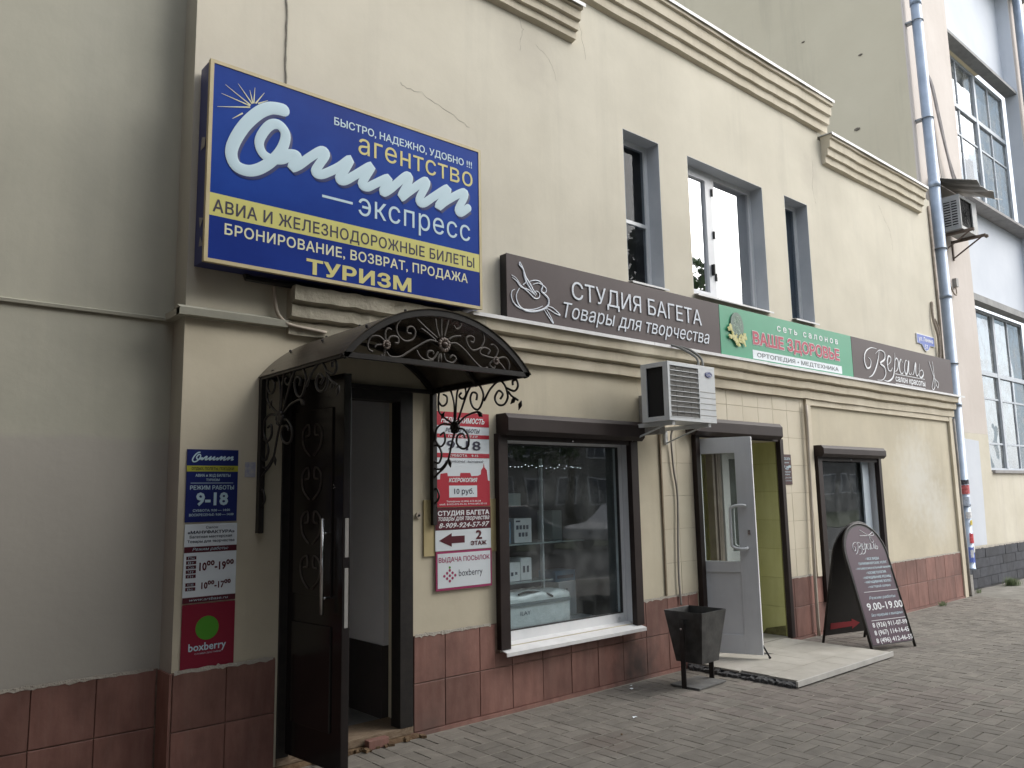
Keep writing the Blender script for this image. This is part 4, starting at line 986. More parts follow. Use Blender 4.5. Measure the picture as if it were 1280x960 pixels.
p = he; mb = MB(); mb.tube([(p.x - .01, p.y + .02, .22), (p.x + .05, p.y - .03, .075)], .008, 6); mb.ball((p.x + .052, p.y - .032, .068), .014, 6); part("door_stay", mb, dark, sal)

# ------------------------------------------------------------------ step in front of the orthopaedic shop
st = thing("entrance_step", "low pale tiled entrance step with metal edging in front of the open grey door", "step", (6.95, -.55, 0))
part("mortar_bed", MB().box(6.13, 7.80, -1.12, -.031, -.02, .038), rubble, st)
for i in range(6):
    for j in range(4):
        x0, y0 = 6.12 + i * .282, -1.12 + j * .2725
        x1, y1 = x0 + .2795, min(y0 + .27, -.031)
        if i == 0: x0 += rnd.uniform(0, .05)
        part("step_tile", MB().box(x0, x1, y0, y1, .038, .052 + rnd.uniform(0, .0012)), slabm, st)
part("edging", MB().box(6.10, 7.83, -1.140, -1.121, .012, .0545), mat("edging_grey", (.40, .39, .37), (.52, .51, .48), 6, .6), st); 
mb = MB()
for k in range(30):
    y = -1.1 + k * .035; s_ = rnd.uniform(.012, .03); mb.obox((6.10 + rnd.uniform(-.015, .015), y, s_ * .6), (1, rnd.uniform(-.5, .5), .2), (0, 1, rnd.uniform(-.4, .4)), (0, 0, 1), s_, s_ * .9, s_ * .7)
part("broken_edge", mb, rubble, st)
mb = MB(); mb.add([(6.86, -.33, .0545), (6.98, -.40, .0545), (6.97, -.27, .0545)], [(0, 1, 2)]); part("missing_tile_corner", mb, rubble, st)

# ------------------------------------------------------------------ big blue travel agency sign
bs = thing("light_box_sign", "big blue travel agency light box sign above the street door canopy", "sign", (1.6, -.1, 2.98))
SX0, SX1, SZ0, SZ1, SY = 1.60, 3.665, 2.955, 4.205, -.185
part("casing", MB().box(SX0 + .004, SX1 - .004, SY + .012, -.02, SZ0 + .004, SZ1 - .004), signblue2, bs)
part("face_panel", MB().box(SX0 + .02, SX1 - .02, SY + .004, SY + .012, SZ0 + .02, SZ1 - .02), signblue, bs)
t = .022; part("frame_trim", MB().box(SX0, SX0 + t, SY, SY + .03, SZ0, SZ1).box(SX1 - t, SX1, SY, SY + .03, SZ0, SZ1).box(SX0 + t, SX1 - t, SY, SY + .03, SZ0, SZ0 + t).box(SX0 + t, SX1 - t, SY, SY + .03, SZ1 - t, SZ1), signtrim, bs)
fy = SY + .003
part("lower_panel", MB().box(SX0 + t, SX1 - t, fy, fy + .001, SZ0 + t, 3.238), mat("sign_mid_blue", (.010, .030, .21), (.014, .042, .26), 1, .35, spec=.12), bs)
part("yellow_band", MB().box(SX0 + t, SX1 - t, fy - .0005, fy + .001, 3.238, 3.375), yellowm, bs)
for k in range(1): part("peeled_film", MB().add([(SX0 - .001, SY + .04, 3.72), (SX0 - .001, SY + .10, 3.74), (SX0 - .001, SY + .115, 3.66), (SX0 - .001, SY + .05, 3.665)], [(0, 1, 2, 3)]), acgrey, bs)
part("peeled_film", MB().add([(SX0 - .001, SY + .03, 3.22), (SX0 - .001, SY + .10, 3.24), (SX0 - .001, SY + .08, 3.17)], [(0, 1, 2)]), acgrey, bs); part("peeled_film", MB().add([(SX0 - .001, SY + .02, 3.05), (SX0 - .001, SY + .07, 3.12), (SX0 - .001, SY + .09, 3.06)], [(0, 1, 2)]), acgrey, bs)
for s, x0, z0, x1, z1, o in BIG_TEXT:
    if s == 'BAND': continue
    if s == 'DASH': rect(x0, z0 - .005, x1, z0 + .012, fy - .001, bs, INK['pale'], 'dash'); continue
    write(s, x0, z0, x1, z1, o, fy - .0015, bs)
def rounded_script(pp):
    n_ = len(pp); rr = [.030 + .012 * max(0, 1 - i / 85) for i in range(n_)]; m_ = MB().tube(pp, rr, 12, flat=((0, 1, 0), .05))
    for q, r_ in ((pp[0], rr[0]), (pp[-1], rr[-1])): m_.ball((q.x, q.y, q.z), r_, 14, 1, .05, 1)
    return m_
scr = [(x, fy - .002, z) for x, z in OLIMP[0]]
part("script_shadow", MB().tube([(p.x + .013, p.y + .0015, p.z - .014) for p in crom(scr, 5)], [.034 + .012 * max(0, 1 - i / 85) for i in range(len(crom(scr, 5)))], 10, flat=((0, 1, 0), .04)), shadowblue, bs)
part("script_lettering", rounded_script(crom(scr, 5)), INK['pale'], bs)
mb = MB()
for a, b in RAYS: mb.tube([(a[0], fy - .001, a[1]), (b[0], fy - .001, b[1])], [.005, .0012], 5, flat=((0, 1, 0), .2))
part("star_rays", mb, INK['cream'], bs)
part("mounting_pipe", MB().tube([(1.9, -.06, 2.95), (1.9, -.06, 2.93), (3.5, -.06, 2.93)], .02, 6), blackm, bs)
# white service pipe curling out from behind the sign
single("service_pipe", MB().tube(crom([(2.10, -.03, 2.96), (2.105, -.035, 2.84), (2.12, -.04, 2.75), (2.16, -.045, 2.70), (2.22, -.05, 2.675), (2.45, -.06, 2.655)], 5), .012, 8), beigep, "thin white cable pipe curling down from the blue sign to the canopy", "pipe", (2.1, 0, 2.9), smooth=True)

VERSAL_PATHS = [
    [(10.42, 3.385), (10.36, 3.25), (10.27, 3.12), (10.17, 3.03), (10.06, 2.99)],
    [(10.34, 3.39), (10.18, 3.385), (10.03, 3.32), (9.97, 3.21), (10.02, 3.11), (10.12, 3.13), (10.15, 3.22), (10.08, 3.25)],
    [(10.30, 3.32), (10.42, 3.38), (10.56, 3.36), (10.55, 3.27), (10.42, 3.205), (10.53, 3.16), (10.55, 3.07), (10.45, 2.99), (10.30, 2.975)],
    [(10.63, 3.20), (10.72, 3.25), (10.74, 3.31), (10.67, 3.32), (10.62, 3.23), (10.64, 3.14), (10.71, 3.13), (10.77, 3.18)],
    [(10.88, 3.39), (10.85, 3.24), (10.77, 3.06), (10.62, 2.985), (10.48, 2.99)], [(10.85, 3.26), (10.91, 3.32), (10.96, 3.28), (10.93, 3.18), (10.85, 3.13)],
    [(11.10, 3.28), (11.05, 3.32), (10.99, 3.24), (10.99, 3.15), (11.05, 3.12), (11.11, 3.16)],
    [(11.28, 3.30), (11.21, 3.32), (11.14, 3.22), (11.16, 3.13), (11.22, 3.15), (11.30, 3.32), (11.27, 3.17), (11.32, 3.13), (11.37, 3.17)],
    [(11.38, 3.14), (11.43, 3.16), (11.52, 3.315), (11.50, 3.17), (11.54, 3.13), (11.60, 3.17)],
    [(11.65, 3.32), (11.61, 3.15), (11.68, 3.12), (11.75, 3.17), (11.72, 3.23), (11.63, 3.20)]]
# ------------------------------------------------------------------ sign row over the cornice
def panel_sign(name, x0, x1, label, m_, edge):
    t_ = thing(name, label, "sign", (x0, -.05, 2.95))
    part("casing", MB().box(x0 + .002, x1 - .002, -.088, -.012, 2.952, 3.475), edge, t_); part("face_panel", MB().box(x0, x1, -.093, -.088, 2.950, 3.478), m_, t_, bevel=.001); return t_
s1 = panel_sign("shop_sign", 3.985, 6.838, "brown sign of the picture framing studio with a palette emblem", signbrown, signdark)
s2 = panel_sign("shop_sign", 6.845, 9.655, "green health goods sign with crimson words in the middle of the row", signgreen, signdark)
s3 = panel_sign("shop_sign", 9.662, 12.80, "brown beauty salon sign with scissors beside the drainpipe", signbrown, signdark)
for o in (s1, s2, s3): o['group'] = "signs over the cornice"
fy = -.0945
for s, x0, z0, x1, z1, o in STUDIO_TEXT:
    dy = .008
    part("letter_shadow_edge", text_mb(s, x0 + .008, z0 - .004, x1 + .008, z1 - .004, o, lambda a, b, d=0: (a, fy + d, b)), signdark, s1)
    write(s, x0, z0, x1, z1, o, fy - dy, s1)
mb = MB()
for k, pth in enumerate(PALETTE): pp = xz(pth, fy - .003, 5); mb.tube(pp, [(.007 if k in (0, 3, 4) else .0045) * (0.5 + .8 * math.sin(math.pi * (i + .3) / len(pp))) for i in range(len(pp))], 6, flat=((0, 1, 0), .5))
part("palette_emblem", mb, INK['steel'], s1)
for s, x0, z0, x1, z1, o in GREEN_TEXT:
    if s == 'BAND': rect(x0, 2.985 - .012, x1, 3.068, fy, s2, whitep, 'white_band'); continue
    if 'ОРТ' in s: z0, z1 = 2.998, 3.045
    write(s, x0, z0, x1, z1, o, fy - .0015 if 'outline' not in o else fy - .003, s2)
ov = []
for k in range(28): a = 2 * math.pi * k / 28; ov.append((7.136 + .118 * math.cos(a), 3.285 + .145 * math.sin(a)))
part("logo_oval", MB().prism_y(ov, fy - .012, fy), mat("logo_grey_green", (.10, .16, .13), (.13, .19, .15), 4, .5), s2)
mb = MB()
for k in range(60):
    u_ = rnd.uniform(-1, 1); v_ = rnd.uniform(-.85, .9); wv = .07 * (1 - .5 * abs(v_)); cx, cz = 7.14 + u_ * wv, 3.29 + v_ * .11; a = rnd.uniform(0, 3.1)
    mb.tube([(cx - .011 * math.cos(a), fy - .0135, cz - .011 * math.sin(a)), (cx, fy - .0135, cz + .003), (cx + .011 * math.cos(a), fy - .0135, cz + .011 * math.sin(a))], .0024, 4, flat=((0, 1, 0), .3))
part("logo_tree", mb, mat("logo_tree_green", (.35, .5, .38), None, 3, .5), s2)
mb = MB()
for cx0, cz0, sx_, sz_ in ((7.005, 3.25, .018, .035), (7.03, 3.18, .025, .03), (7.09, 3.145, .035, .022), (7.115, 3.115, .03, .02), (7.19, 3.12, .032, .022), (7.235, 3.135, .03, .03), (7.262, 3.19, .022, .035), (7.20, 3.165, .03, .02)):
    for k in range(9):
        cx, cz = cx0 + rnd.gauss(0, sx_ * .7), cz0 + rnd.gauss(0, sz_ * .7); a = rnd.uniform(0, 3.14); mb.obox((cx, fy - .014 - rnd.uniform(0, .004), cz), (math.cos(a), 0, math.sin(a)), (0, 1, 0), (-math.sin(a), 0, math.cos(a)), .022, .0015, .012)
part("logo_leaves", mb, mat("logo_leaf_yellow", (.40, .40, .10), (.62, .58, .30), 30, .5), s2)
mb = MB()
for k, pth in enumerate(VERSAL_PATHS): pp = xz(pth, fy - .003, 6); mb.tube(pp, [.003 + .011 * abs(math.sin(math.pi * i / max(1, len(pp) - 1))) ** 1.5 for i in range(len(pp))], 6, flat=((0, 1, 0), .3))
part("script_lettering", mb, INK['white'], s3)
for s, x0, z0, x1, z1, o in VERSAL_TEXT:
    if s == 'LINE': rect(x0, (z0 + z1) / 2 - .004, x1, (z0 + z1) / 2 + .004, fy - .001, s3, INK['white'], 'ruled_line')
    else: write(s, x0, z0, x1, z1, o, fy - .0015, s3)
mb = MB()
for pth in SCISSORS: pp = xz(pth, fy - .003, 5); mb.tube(pp, .007, 6, flat=((0, 1, 0), .3))
part("scissors_emblem", mb, INK['white'], s3)

# street name plate
np_ = thing("street_name_plate", "small blue and white street name plate under the roof end by the drainpipe", "sign", (12.1, 0, 3.7))
out = [(11.85, 3.80), (12.465, 3.80), (12.465, 3.655), (12.30, 3.65), (12.22, 3.575), (12.155, 3.555), (12.09, 3.575), (12.01, 3.65), (11.85, 3.655)]
ins = [(12.157 + (x - 12.157) * .96, 3.69 + (z - 3.69) * .9) for x, z in out]
part("plate", MB().prism_y(out, -.016, -.004), INK['white'], np_); part("plate_face", MB().prism_y(ins, -.0175, -.0162), mat("plate_blue", (.045, .10, .42), None, 3, .4), np_)
write('ул. Ленина', 11.91, 3.70, 12.41, 3.765, 'white,bold', -.019, np_); write('57', 12.10, 3.595, 12.21, 3.655, 'white,bold', -.019, np_)

# ------------------------------------------------------------------ plates on the wall
def plate(name, label, x0, x1, z0, z1, yb, th, m_, grp=None):
    t_ = thing(name, label, "sign", ((x0 + x1) / 2, yb, z0), grp)
    part("plate", MB().box(x0, x1, yb - th, yb, z0, z1), m_, t_); return t_
GL = "notice plates left of the street door"
h1 = plate("notice_plate", "dark blue opening hours plate with yellow band, top of the door column", 1.61, 1.91, 1.463, 1.88, -.002, .006, signblue2, GL); y = -.0088
rect(1.61, 1.752, 1.91, 1.786, y, h1, mat("print_olive_yellow", (.42, .42, .05), None, 3, .4), 'yellow_band')
fit = {'ОТДЫХ': (1.637, 1.761, 1.885, 1.778), 'АВИА и': (1.66, 1.722, 1.865, 1.738), 'ТУРИЗ': (1.722, 1.697, 1.80, 1.711), 'РЕЖИМ': (1.632, 1.648, 1.888, 1.672), '9-18': (1.668, 1.56, 1.855, 1.632), 'СУББО': (1.652, 1.522, 1.868, 1.536), 'ВОСКР': (1.632, 1.497, 1.89, 1.511)}
for s, x0, z0, x1, z1, o in HOURS_TEXT:
    k = next((q for q in fit if s.startswith(q)), None)
    if k: write(s, *fit[k], o, y - .001, h1)
rect(1.635, 1.684, 1.883, 1.687, y, h1, INK['pale'], 'ruled_line')
ox0, ox1 = min(p[0] for p in OLIMP[0]), max(p[0] for p in OLIMP[0]); oz0, oz1 = min(p[1] for p in OLIMP[0]), max(p[1] for p in OLIMP[0])
part("script_lettering", MB().tube([(1.64 + (q.x - ox0) / (ox1 - ox0) * .24, y - .001, 1.808 + (q.z - oz0) / (oz1 - oz0) * .055) for q in crom(scr, 3)], .0042, 6, flat=((0, 1, 0), .2)), INK['pale'], h1)
h2 = plate("notice_plate", "pale blue hours plate with maroon bands, in the middle of the door column", 1.612, 1.915, 1.012, 1.452, -.002, .006, whitep, GL)
rect(1.612, 1.292, 1.915, 1.325, y, h2, maroonp, 'maroon_band'); rect(1.612, 1.012, 1.915, 1.044, y, h2, maroonp, 'maroon_band')
for s, b, o in (('Салон', (1.73, 1.425, 1.80, 1.439), 'ink,bold'), ('«МАНУФАКТУРА»', (1.627, 1.398, 1.90, 1.415), 'ink,heavy'), ('Багетная мастерская', (1.64, 1.373, 1.885, 1.388), 'ink,bold'), ('Товары для творчества', (1.628, 1.347, 1.90, 1.362), 'ink,bold'),
                ('Режим работы:', (1.658, 1.302, 1.865, 1.319), 'pale,script'), ('10⁰⁰-19⁰⁰', (1.70, 1.19, 1.90, 1.243), 'maroon,heavy'), ('10⁰⁰-17⁰⁰', (1.715, 1.087, 1.885, 1.130), 'maroon,heavy'), ('www.artbase.ru', (1.65, 1.022, 1.872, 1.037), 'pale,script')):
    write(s, *b, o, y - .001, h2)
for i, d in enumerate('Пн Вт Ср Чт Пт Сб Вс'.split()):
    z = 1.262 - i * .0255 - (.02 if i > 4 else 0); rect(1.626, z - .009, 1.682, z + .010, y, h2, maroonp, 'day_box'); write(d, 1.637, z - .006, 1.670, z + .006, 'pale', y - .001, h2)
h3 = plate("notice_plate", "dark red parcel plate with a green disc left of the street door", 1.614, 1.916, .648, 1.004, -.002, .006, berry, GL)
cx_, cz_, rr_ = 1.757, .868, .066
part("green_disc", MB().prism_y([(cx_ + rr_ * math.cos(a * .2618), cz_ + rr_ * math.sin(a * .2618)) for a in range(24)], y, y + .001), greenp, h3)
write('boxberry', 1.655, .748, 1.868, .789, 'pale,bold', y - .001, h3); write('СЛУЖБА ДОСТАВКИ', 1.69, .727, 1.84, .735, 'pale', y - .001, h3)
single("sticker", MB().box(1.955, 2.02, -.003, -.0005, 1.72, 1.81), mat("faded_sticker", (.30, .31, .42), (.48, .47, .44), 30, .8), "torn faded violet sticker on the wall right of the blue hours plate", "sticker", (1.99, 0, 1.72))

# right of the door
bd = thing("backing_board", "tan hardboard strip behind the red and white price signs", "board", (3.6, 0, 1.2))
part("board", MB().box(3.25, 3.92, -.012, -.002, 1.17, 1.56), mat("tan_board", (.42, .35, .18), (.48, .40, .22), 5, .8), bd)
GR = "printed signs right of the street door"
r1 = plate("price_sign", "red and white copy shop price sign with opening hours 9-18", 3.338, 3.845, 1.508, 2.196, -.013, .005, whitep, GR); y = -.0192
rect(3.338, 2.095, 3.845, 2.196, y, r1, redm, 'red_band'); rect(3.338, 2.005, 3.845, 2.034, y, r1, redm, 'red_band'); rect(3.338, 1.862, 3.845, 1.895, y, r1, redm, 'red_band')
sk = [(3.338, 1.508), (3.338, 1.705), (3.385, 1.705), (3.39, 1.745), (3.45, 1.752), (3.455, 1.728), (3.565, 1.728), (3.57, 1.752), (3.66, 1.752), (3.67, 1.728), (3.735, 1.732), (3.76, 1.742), (3.765, 1.775), (3.785, 1.795), (3.79, 1.825), (3.796, 1.795), (3.818, 1.772), (3.828, 1.697), (3.845, 1.693), (3.845, 1.508)]
part("skyline_print", MB().prism_y(sk, y, y + .001), redm, r1); rect(3.465, 1.575, 3.722, 1.66, y - .001, r1, whitep, 'price_box')
for s, b, o in (('НЕДВИЖИМОСТЬ', (3.395, 2.118, 3.80, 2.158), 'white,heavy,script'), ('РЕЖИМ РАБОТЫ', (3.435, 2.048, 3.755, 2.078), 'dark,script,bold'), ('ПН-ВТ-СР-ЧТ-ПТ', (3.46, 2.011, 3.735, 2.028), 'white,bold'), ('9-18', (3.445, 1.92, 3.76, 1.988), 'dark,bold,wide'),
                ('СУББОТА    9-15', (3.465, 1.870, 3.735, 1.888), 'white,bold'), ('ВОСКРЕСЕНЬЕ - ВЫХОДНОЙ', (3.43, 1.828, 3.785, 1.845), 'dark,script,bold'), ('КСЕРОКОПИЯ', (3.462, 1.686, 3.725, 1.716), 'white,heavy,script'), ('10 руб.', (3.51, 1.600, 3.69, 1.640), 'dark,bold'),
                ('Телефоны: 8 (496) 612-33-24', (3.44, 1.541, 3.755, 1.553), 'white,bold'), ('моб. 8-915-072-95-33, 8-916-692-37-15', (3.38, 1.521, 3.812, 1.533), 'white,bold')): write(s, *b, o, y - .0018, r1)
r2 = plate("direction_sign", "maroon and white sign with an arrow pointing left and the number 2", 3.342, 3.848, 1.200, 1.503, -.013, .006, whitep, GR); y = -.0202
rect(3.342, 1.345, 3.848, 1.503, y, r2, maroonp, 'maroon_band')
for s, b, o in (('СТУДИЯ БАГЕТА', (3.363, 1.448, 3.835, 1.482), 'white,heavy'), ('товары для творчества', (3.367, 1.411, 3.835, 1.437), 'white,script,bold'), ('8-909-924-57-97', (3.372, 1.360, 3.835, 1.395), 'white,bold,script'), ('2', (3.705, 1.272, 3.762, 1.334), 'maroon,heavy'), ('ЭТАЖ', (3.655, 1.228, 3.805, 1.258), 'maroon,heavy')): write(s, *b, o, y - .001, r2)
part("arrow", MB().prism_y([(3.372, 1.272), (3.485, 1.322), (3.485, 1.300), (3.602, 1.300), (3.602, 1.250), (3.485, 1.250), (3.485, 1.226)], y, y + .001), maroonp, r2)
r3 = plate("parcel_sign", "white parcel pickup sign with a magenta border below the arrow sign", 3.346, 3.853, .925, 1.196, -.013, .006, INK['magenta'], GR)
rect(3.360, .942, 3.839, 1.181, y, r3, whitep, 'white_field')
write('ВЫДАЧА ПОСЫЛОК', 3.368, 1.120, 3.832, 1.155, 'magenta,bold', y - .001, r3); write('boxberry', 3.545, 1.015, 3.762, 1.062, 'dark', y - .001, r3)
mb = MB(); dz_ = .024
for i in range(3):
    for j in range(3): cx, cz = 3.465 + (i - j) * .024, 1.025 - (i + j - 2) * .0185; mb.prism_y([(cx + .0105 * math.cos(a * .785), cz + .0105 * math.sin(a * .785)) for a in range(8)], y - .001, y)
part("berry_dots", mb, INK['magenta'], r3); part("leaf_dot", MB().prism_y([(3.465 + .009 * math.cos(a * .785), 1.082 + .009 * math.sin(a * .785)) for a in range(8)], y - .001, y), greenp, r3)
sp = plate("hours_plate", "small brown salon opening hours plate between the grey door and the salon window", 7.955, 8.185, 1.645, 1.975, -.009, .005, mat("plate_brown", (.075, .035, .035), None, 3, .4)); y = -.0152
for s, b, o in (('Версаль', (7.975, 1.915, 8.165, 1.95), 'pale,script'), ('Режим', (8.01, 1.878, 8.13, 1.895), 'pale'), ('9⁰⁰-19⁰⁰', (7.975, 1.805, 8.165, 1.855), 'pale,heavy'), ('Без перерыва', (7.985, 1.778, 8.155, 1.792), 'pale,bold'), ('и выходных', (8.0, 1.748, 8.14, 1.762), 'pale'), ('8 (926) 911-07-99', (7.975, 1.712, 8.165, 1.726), 'pale'), ('8 (967) 114-14-45', (7.975, 1.68, 8.165, 1.694), 'pale')): write(s, *b, o, y - .001, sp)
bell = thing("door_bell", "small round beige door bell on the wall right of the street door", "bell", (3.205, 0, 1.455)); part("base", MB().tube([(3.205, -.001, 1.455), (3.205, -.016, 1.455)], .022, 14), beigep, bell); part("button", MB().tube([(3.205, -.016, 1.455), (3.205, -.022, 1.455)], .008, 10), dark, bell)

# ------------------------------------------------------------------ display inside the framing shop window
def carton(x0, x1, y0, y1, z0, z1, label, m_=None, marks=None, grp="boxes displayed in the picture framing window"):
    t_ = thing("carton", label, "box", ((x0 + x1) / 2, (y0 + y1) / 2, z0), grp); part("box_body", MB().box(x0, x1, y0, y1, z0, z1), m_ or boxm, t_, bevel=.003)
    if marks:
        mb = MB()
        for (u0, v0, u1, v1) in marks: mb.box(x0 + (x1 - x0) * u0, x0 + (x1 - x0) * u1, y0 - .0012, y0, z0 + (z1 - z0) * v0, z0 + (z1 - z0) * v1)
        part("print", mb, INK['ink'], t_)
    return t_
sh = thing("display_shelf", "glass shelving with thin pale posts inside the picture framing shop window", "shelf", (4.85, .6, .48))
part("shelf_board", MB().box(4.2, 5.3, .42, .85, 1.165, 1.178), mat("shelf_glassy", (.20, .25, .25), None, 3, .2), sh); part("shelf_board", MB().box(4.2, 4.9, .42, .85, .85, .862), mat("shelf_glassy", (.2, .25, .25), None, 3, .2), sh); part("shelf_board", MB().box(4.2, 5.4, .25, .9, .47, .50), mat("shelf_white", (.4, .42, .43), None, 3, .5), sh)
for x, y in ((4.86, .5), (4.90, .56)): part("post", MB().box(x, x + .018, y, y + .018, .50, 1.9), boxm, sh)
icons = [(.12 + .19 * i, .55, .25 + .19 * i, .72) for i in range(4)] + [(.25 + .19 * i, .25, .38 + .19 * i, .42) for i in range(3)]
carton(4.515, 4.715, .48, .70, 1.18, 1.385, "white box printed with rows of small dark icons on the upper display shelf", None, icons + [(.1, .85, .35, .92)])
carton(4.445, 4.575, .48, .64, .865, 1.02, "small white box, left one on the lower display shelf", None, [(.2, .3, .4, .5), (.55, .35, .75, .5)])
carton(4.59, 4.715, .49, .66, .865, 1.05, "taller white box, right one on the lower display shelf", None, [(.2, .35, .4, .65), (.55, .35, .75, .65)])
carton(4.36, 4.50, .5, .66, 1.18, 1.36, "blue box at the left end of the upper display shelf", boxb)
carton(5.08, 5.335, .58, .80, .803, .90, "blue box lying on the stack behind the shop glass", boxb, [(.1, .3, .9, .6)])
carton(5.12, 5.34, .58, .80, .502, .80, "tall pale box standing on the window board beside the white bag", None, [(.3, .7, .5, .8)])
carton(5.08, 5.20, .6, .8, 1.18, 1.44, "pale upright box on the right end of the upper shelf", mat("carton_pale", (.42, .47, .45), None, 3, .6))
carton(4.44, 4.72, .62, .8, 1.49, 1.60, "plain pale box hanging high on the left behind the shop glass", mat("carton_pale", (.42, .47, .45), None, 3, .6))
pb = thing("pillow_pack", "large white pillow in a zipped clear bag at the bottom left of the shop window", "pillow", (4.6, .4, .50))
bm = bmesh.new(); bmesh.ops.create_cube(bm, size=1); bmesh.ops.subdivide_edges(bm, edges=bm.edges[:], cuts=7, use_grid_fill=True)
for v in bm.verts:
    x, y, z = v.co; k = 1 - .18 * max(0, abs(x) * 2 - .6) - .12 * max(0, abs(y) * 2 - .5)
    v.co = (4.50 + x * .85, .42 + y * .34, .645 + z * .28 * k + (.014 * math.sin(x * 19) + .010 * math.sin(y * 23 + x * 9) if z > .3 else 0))
vs = [tuple(v.co) for v in bm.verts]; fs = [tuple(v.index for v in f.verts) for f in bm.faces]; bm.free()
part("pillow", MB().add(vs, fs), plasticbag, pb, smooth=True)
part("bag_seam", MB().box(4.07, 4.93, .235, .25, .70, .725), mat("bag_seam_grey", (.12, .15, .16), None, 3, .5), pb)
part("strap", MB().tube(crom([(4.35, .25, .79), (4.5, .3, .795), (4.65, .26, .775), (4.72, .24, .745)], 4), .009, 6), dark, pb)
write('ILAY', 4.36, .625, 4.47, .655, 'dark', .243, pb)
gl_ = bpy.data.materials.new("lit_bead"); gl_.use_nodes = True; gl_.node_tree.nodes["Principled BSDF"].inputs["Emission Color"].default_value = (.85, .95, 1, 1); gl_.node_tree.nodes["Principled BSDF"].inputs["Emission Strength"].default_value = 1.6
gt = thing("light_garland", "string of tiny lit white lights across the top of the shop window display", "garland", (4.7, .42, 1.82))
part("wire", MB().tube([(4.2 + k * .1, .42, 1.83 + .008 * math.sin(k * 1.9)) for k in range(12)], .002, 4), pvcd, gt)
mb = MB()
for k in range(26): mb.ball((4.22 + k * .042 + rnd.uniform(-.012, .012), .415, 1.828 + rnd.gauss(0, .009)), .0030, 6)
o = part("light_bead", mb, gl_, gt); o['kind'] = 'stuff'
# salon window: dim flowers
fl = thing("flower_arrangement", "dim pink artificial flowers behind the salon window glass", "flowers", (8.95, .5, .4))
part("stand", MB().box(8.86, 9.12, .42, .62, .30, .62), boxm, fl)
mb = MB()
for k in range(46):
    x, y, z = rnd.gauss(8.98, .07), rnd.gauss(.5, .05), rnd.uniform(.62, 1.15); mb.ball((x, y, z), rnd.uniform(.014, .034), 6)
part("blossom", mb, mat("petal_dull_pink", (.20, .07, .13), (.45, .35, .40), 30, .8), fl)
part("hoop", MB().tube([(9.02 + .16 * math.cos(a * .2), .4, 1.33 + .12 * math.sin(a * .2)) for a in range(2, 15)], .006, 5), steel, fl)

# ------------------------------------------------------------------ wrought iron canopy
can = thing("wrought_iron_canopy", "black wrought iron canopy with curved dark sheet roof and scroll brackets over the street door", "canopy", (2.685, 0, 2.34))
CX, CZ, RR = 2.685, 1.804, .836; A0 = math.asin(.655 / RR)
arc = lambda r, n=30, a0=A0: [(CX + r * math.sin(-a0 + 2 * a0 * k / n), CZ + r * math.cos(-a0 + 2 * a0 * k / n)) for k in range(n + 1)]
ao = arc(RR + .012); ai = arc(RR + .007); mb = MB(); n = len(ao)
vs = [(x, -1.05, z) for x, z in ao] + [(x, -.003, z) for x, z in ao] + [(x, -1.05, z) for x, z in ai] + [(x, -.003, z) for x, z in ai]
fs = []
for k in range(n - 1): fs += [(k, k + 1, n + k + 1, n + k), (2 * n + k, 3 * n + k, 3 * n + k + 1, 2 * n + k + 1), (k, 2 * n + k, 2 * n + k + 1, k + 1), (n + k, n + k + 1, 3 * n + k + 1, 3 * n + k)]
fs += [(0, n, 3 * n, 2 * n), (n - 1, 3 * n - 1, 4 * n - 1, 2 * n - 1)]
part("roof_sheet", mb.add(vs, fs), canopym, can)
def bar_arc(y0, y1, r0, r1, name):
    a, b = arc(r0), arc(r1); m_ = len(a); vs = [(x, y0, z) for x, z in a] + [(x, y1, z) for x, z in a] + [(x, y0, z) for x, z in b] + [(x, y1, z) for x, z in b]; fs = []
    for k in range(m_ - 1): fs += [(k, k + 1, m_ + k + 1, m_ + k), (2 * m_ + k, 3 * m_ + k, 3 * m_ + k + 1, 2 * m_ + k + 1), (k, 2 * m_ + k, 2 * m_ + k + 1, k + 1), (m_ + k, m_ + k + 1, 3 * m_ + k + 1, 3 * m_ + k)]
    fs += [(0, m_, 3 * m_, 2 * m_), (m_ - 1, 3 * m_ - 1, 4 * m_ - 1, 2 * m_ - 1)]
    part(name, MB().add(vs, fs), blackm, can)
bar_arc(-1.045, -1.015, RR - .028, RR + .005, "front_arch"); bar_arc(-.04, -.012, RR - .03, RR + .005, "wall_arch"); bar_arc(-.54, -.515, RR - .022, RR + .005, "middle_arch")
ZE = 2.328
part("front_rail", MB().box(2.035, 3.335, -1.045, -1.018, ZE - .014, ZE + .014), blackm, can); part("wall_rail", MB().box(2.06, 3.31, -.04, -.014, ZE - .014, ZE + .014), blackm, can)
for x in (2.045, 3.325): part("side_rail", MB().box(x - .014, x + .014, -1.017, -.003, ZE - .013, ZE + .013), blackm, can)
for k in (.16, .34, .66, .84):
    a = -A0 + 2 * A0 * k; px_, pz_ = CX + (RR + .018) * math.sin(a), CZ + (RR + .018) * math.cos(a)
    for y in (-1.0, -.5, -.08): part("roof_screw", MB().ball((px_, y, pz_), .010, 6), blackm, can)
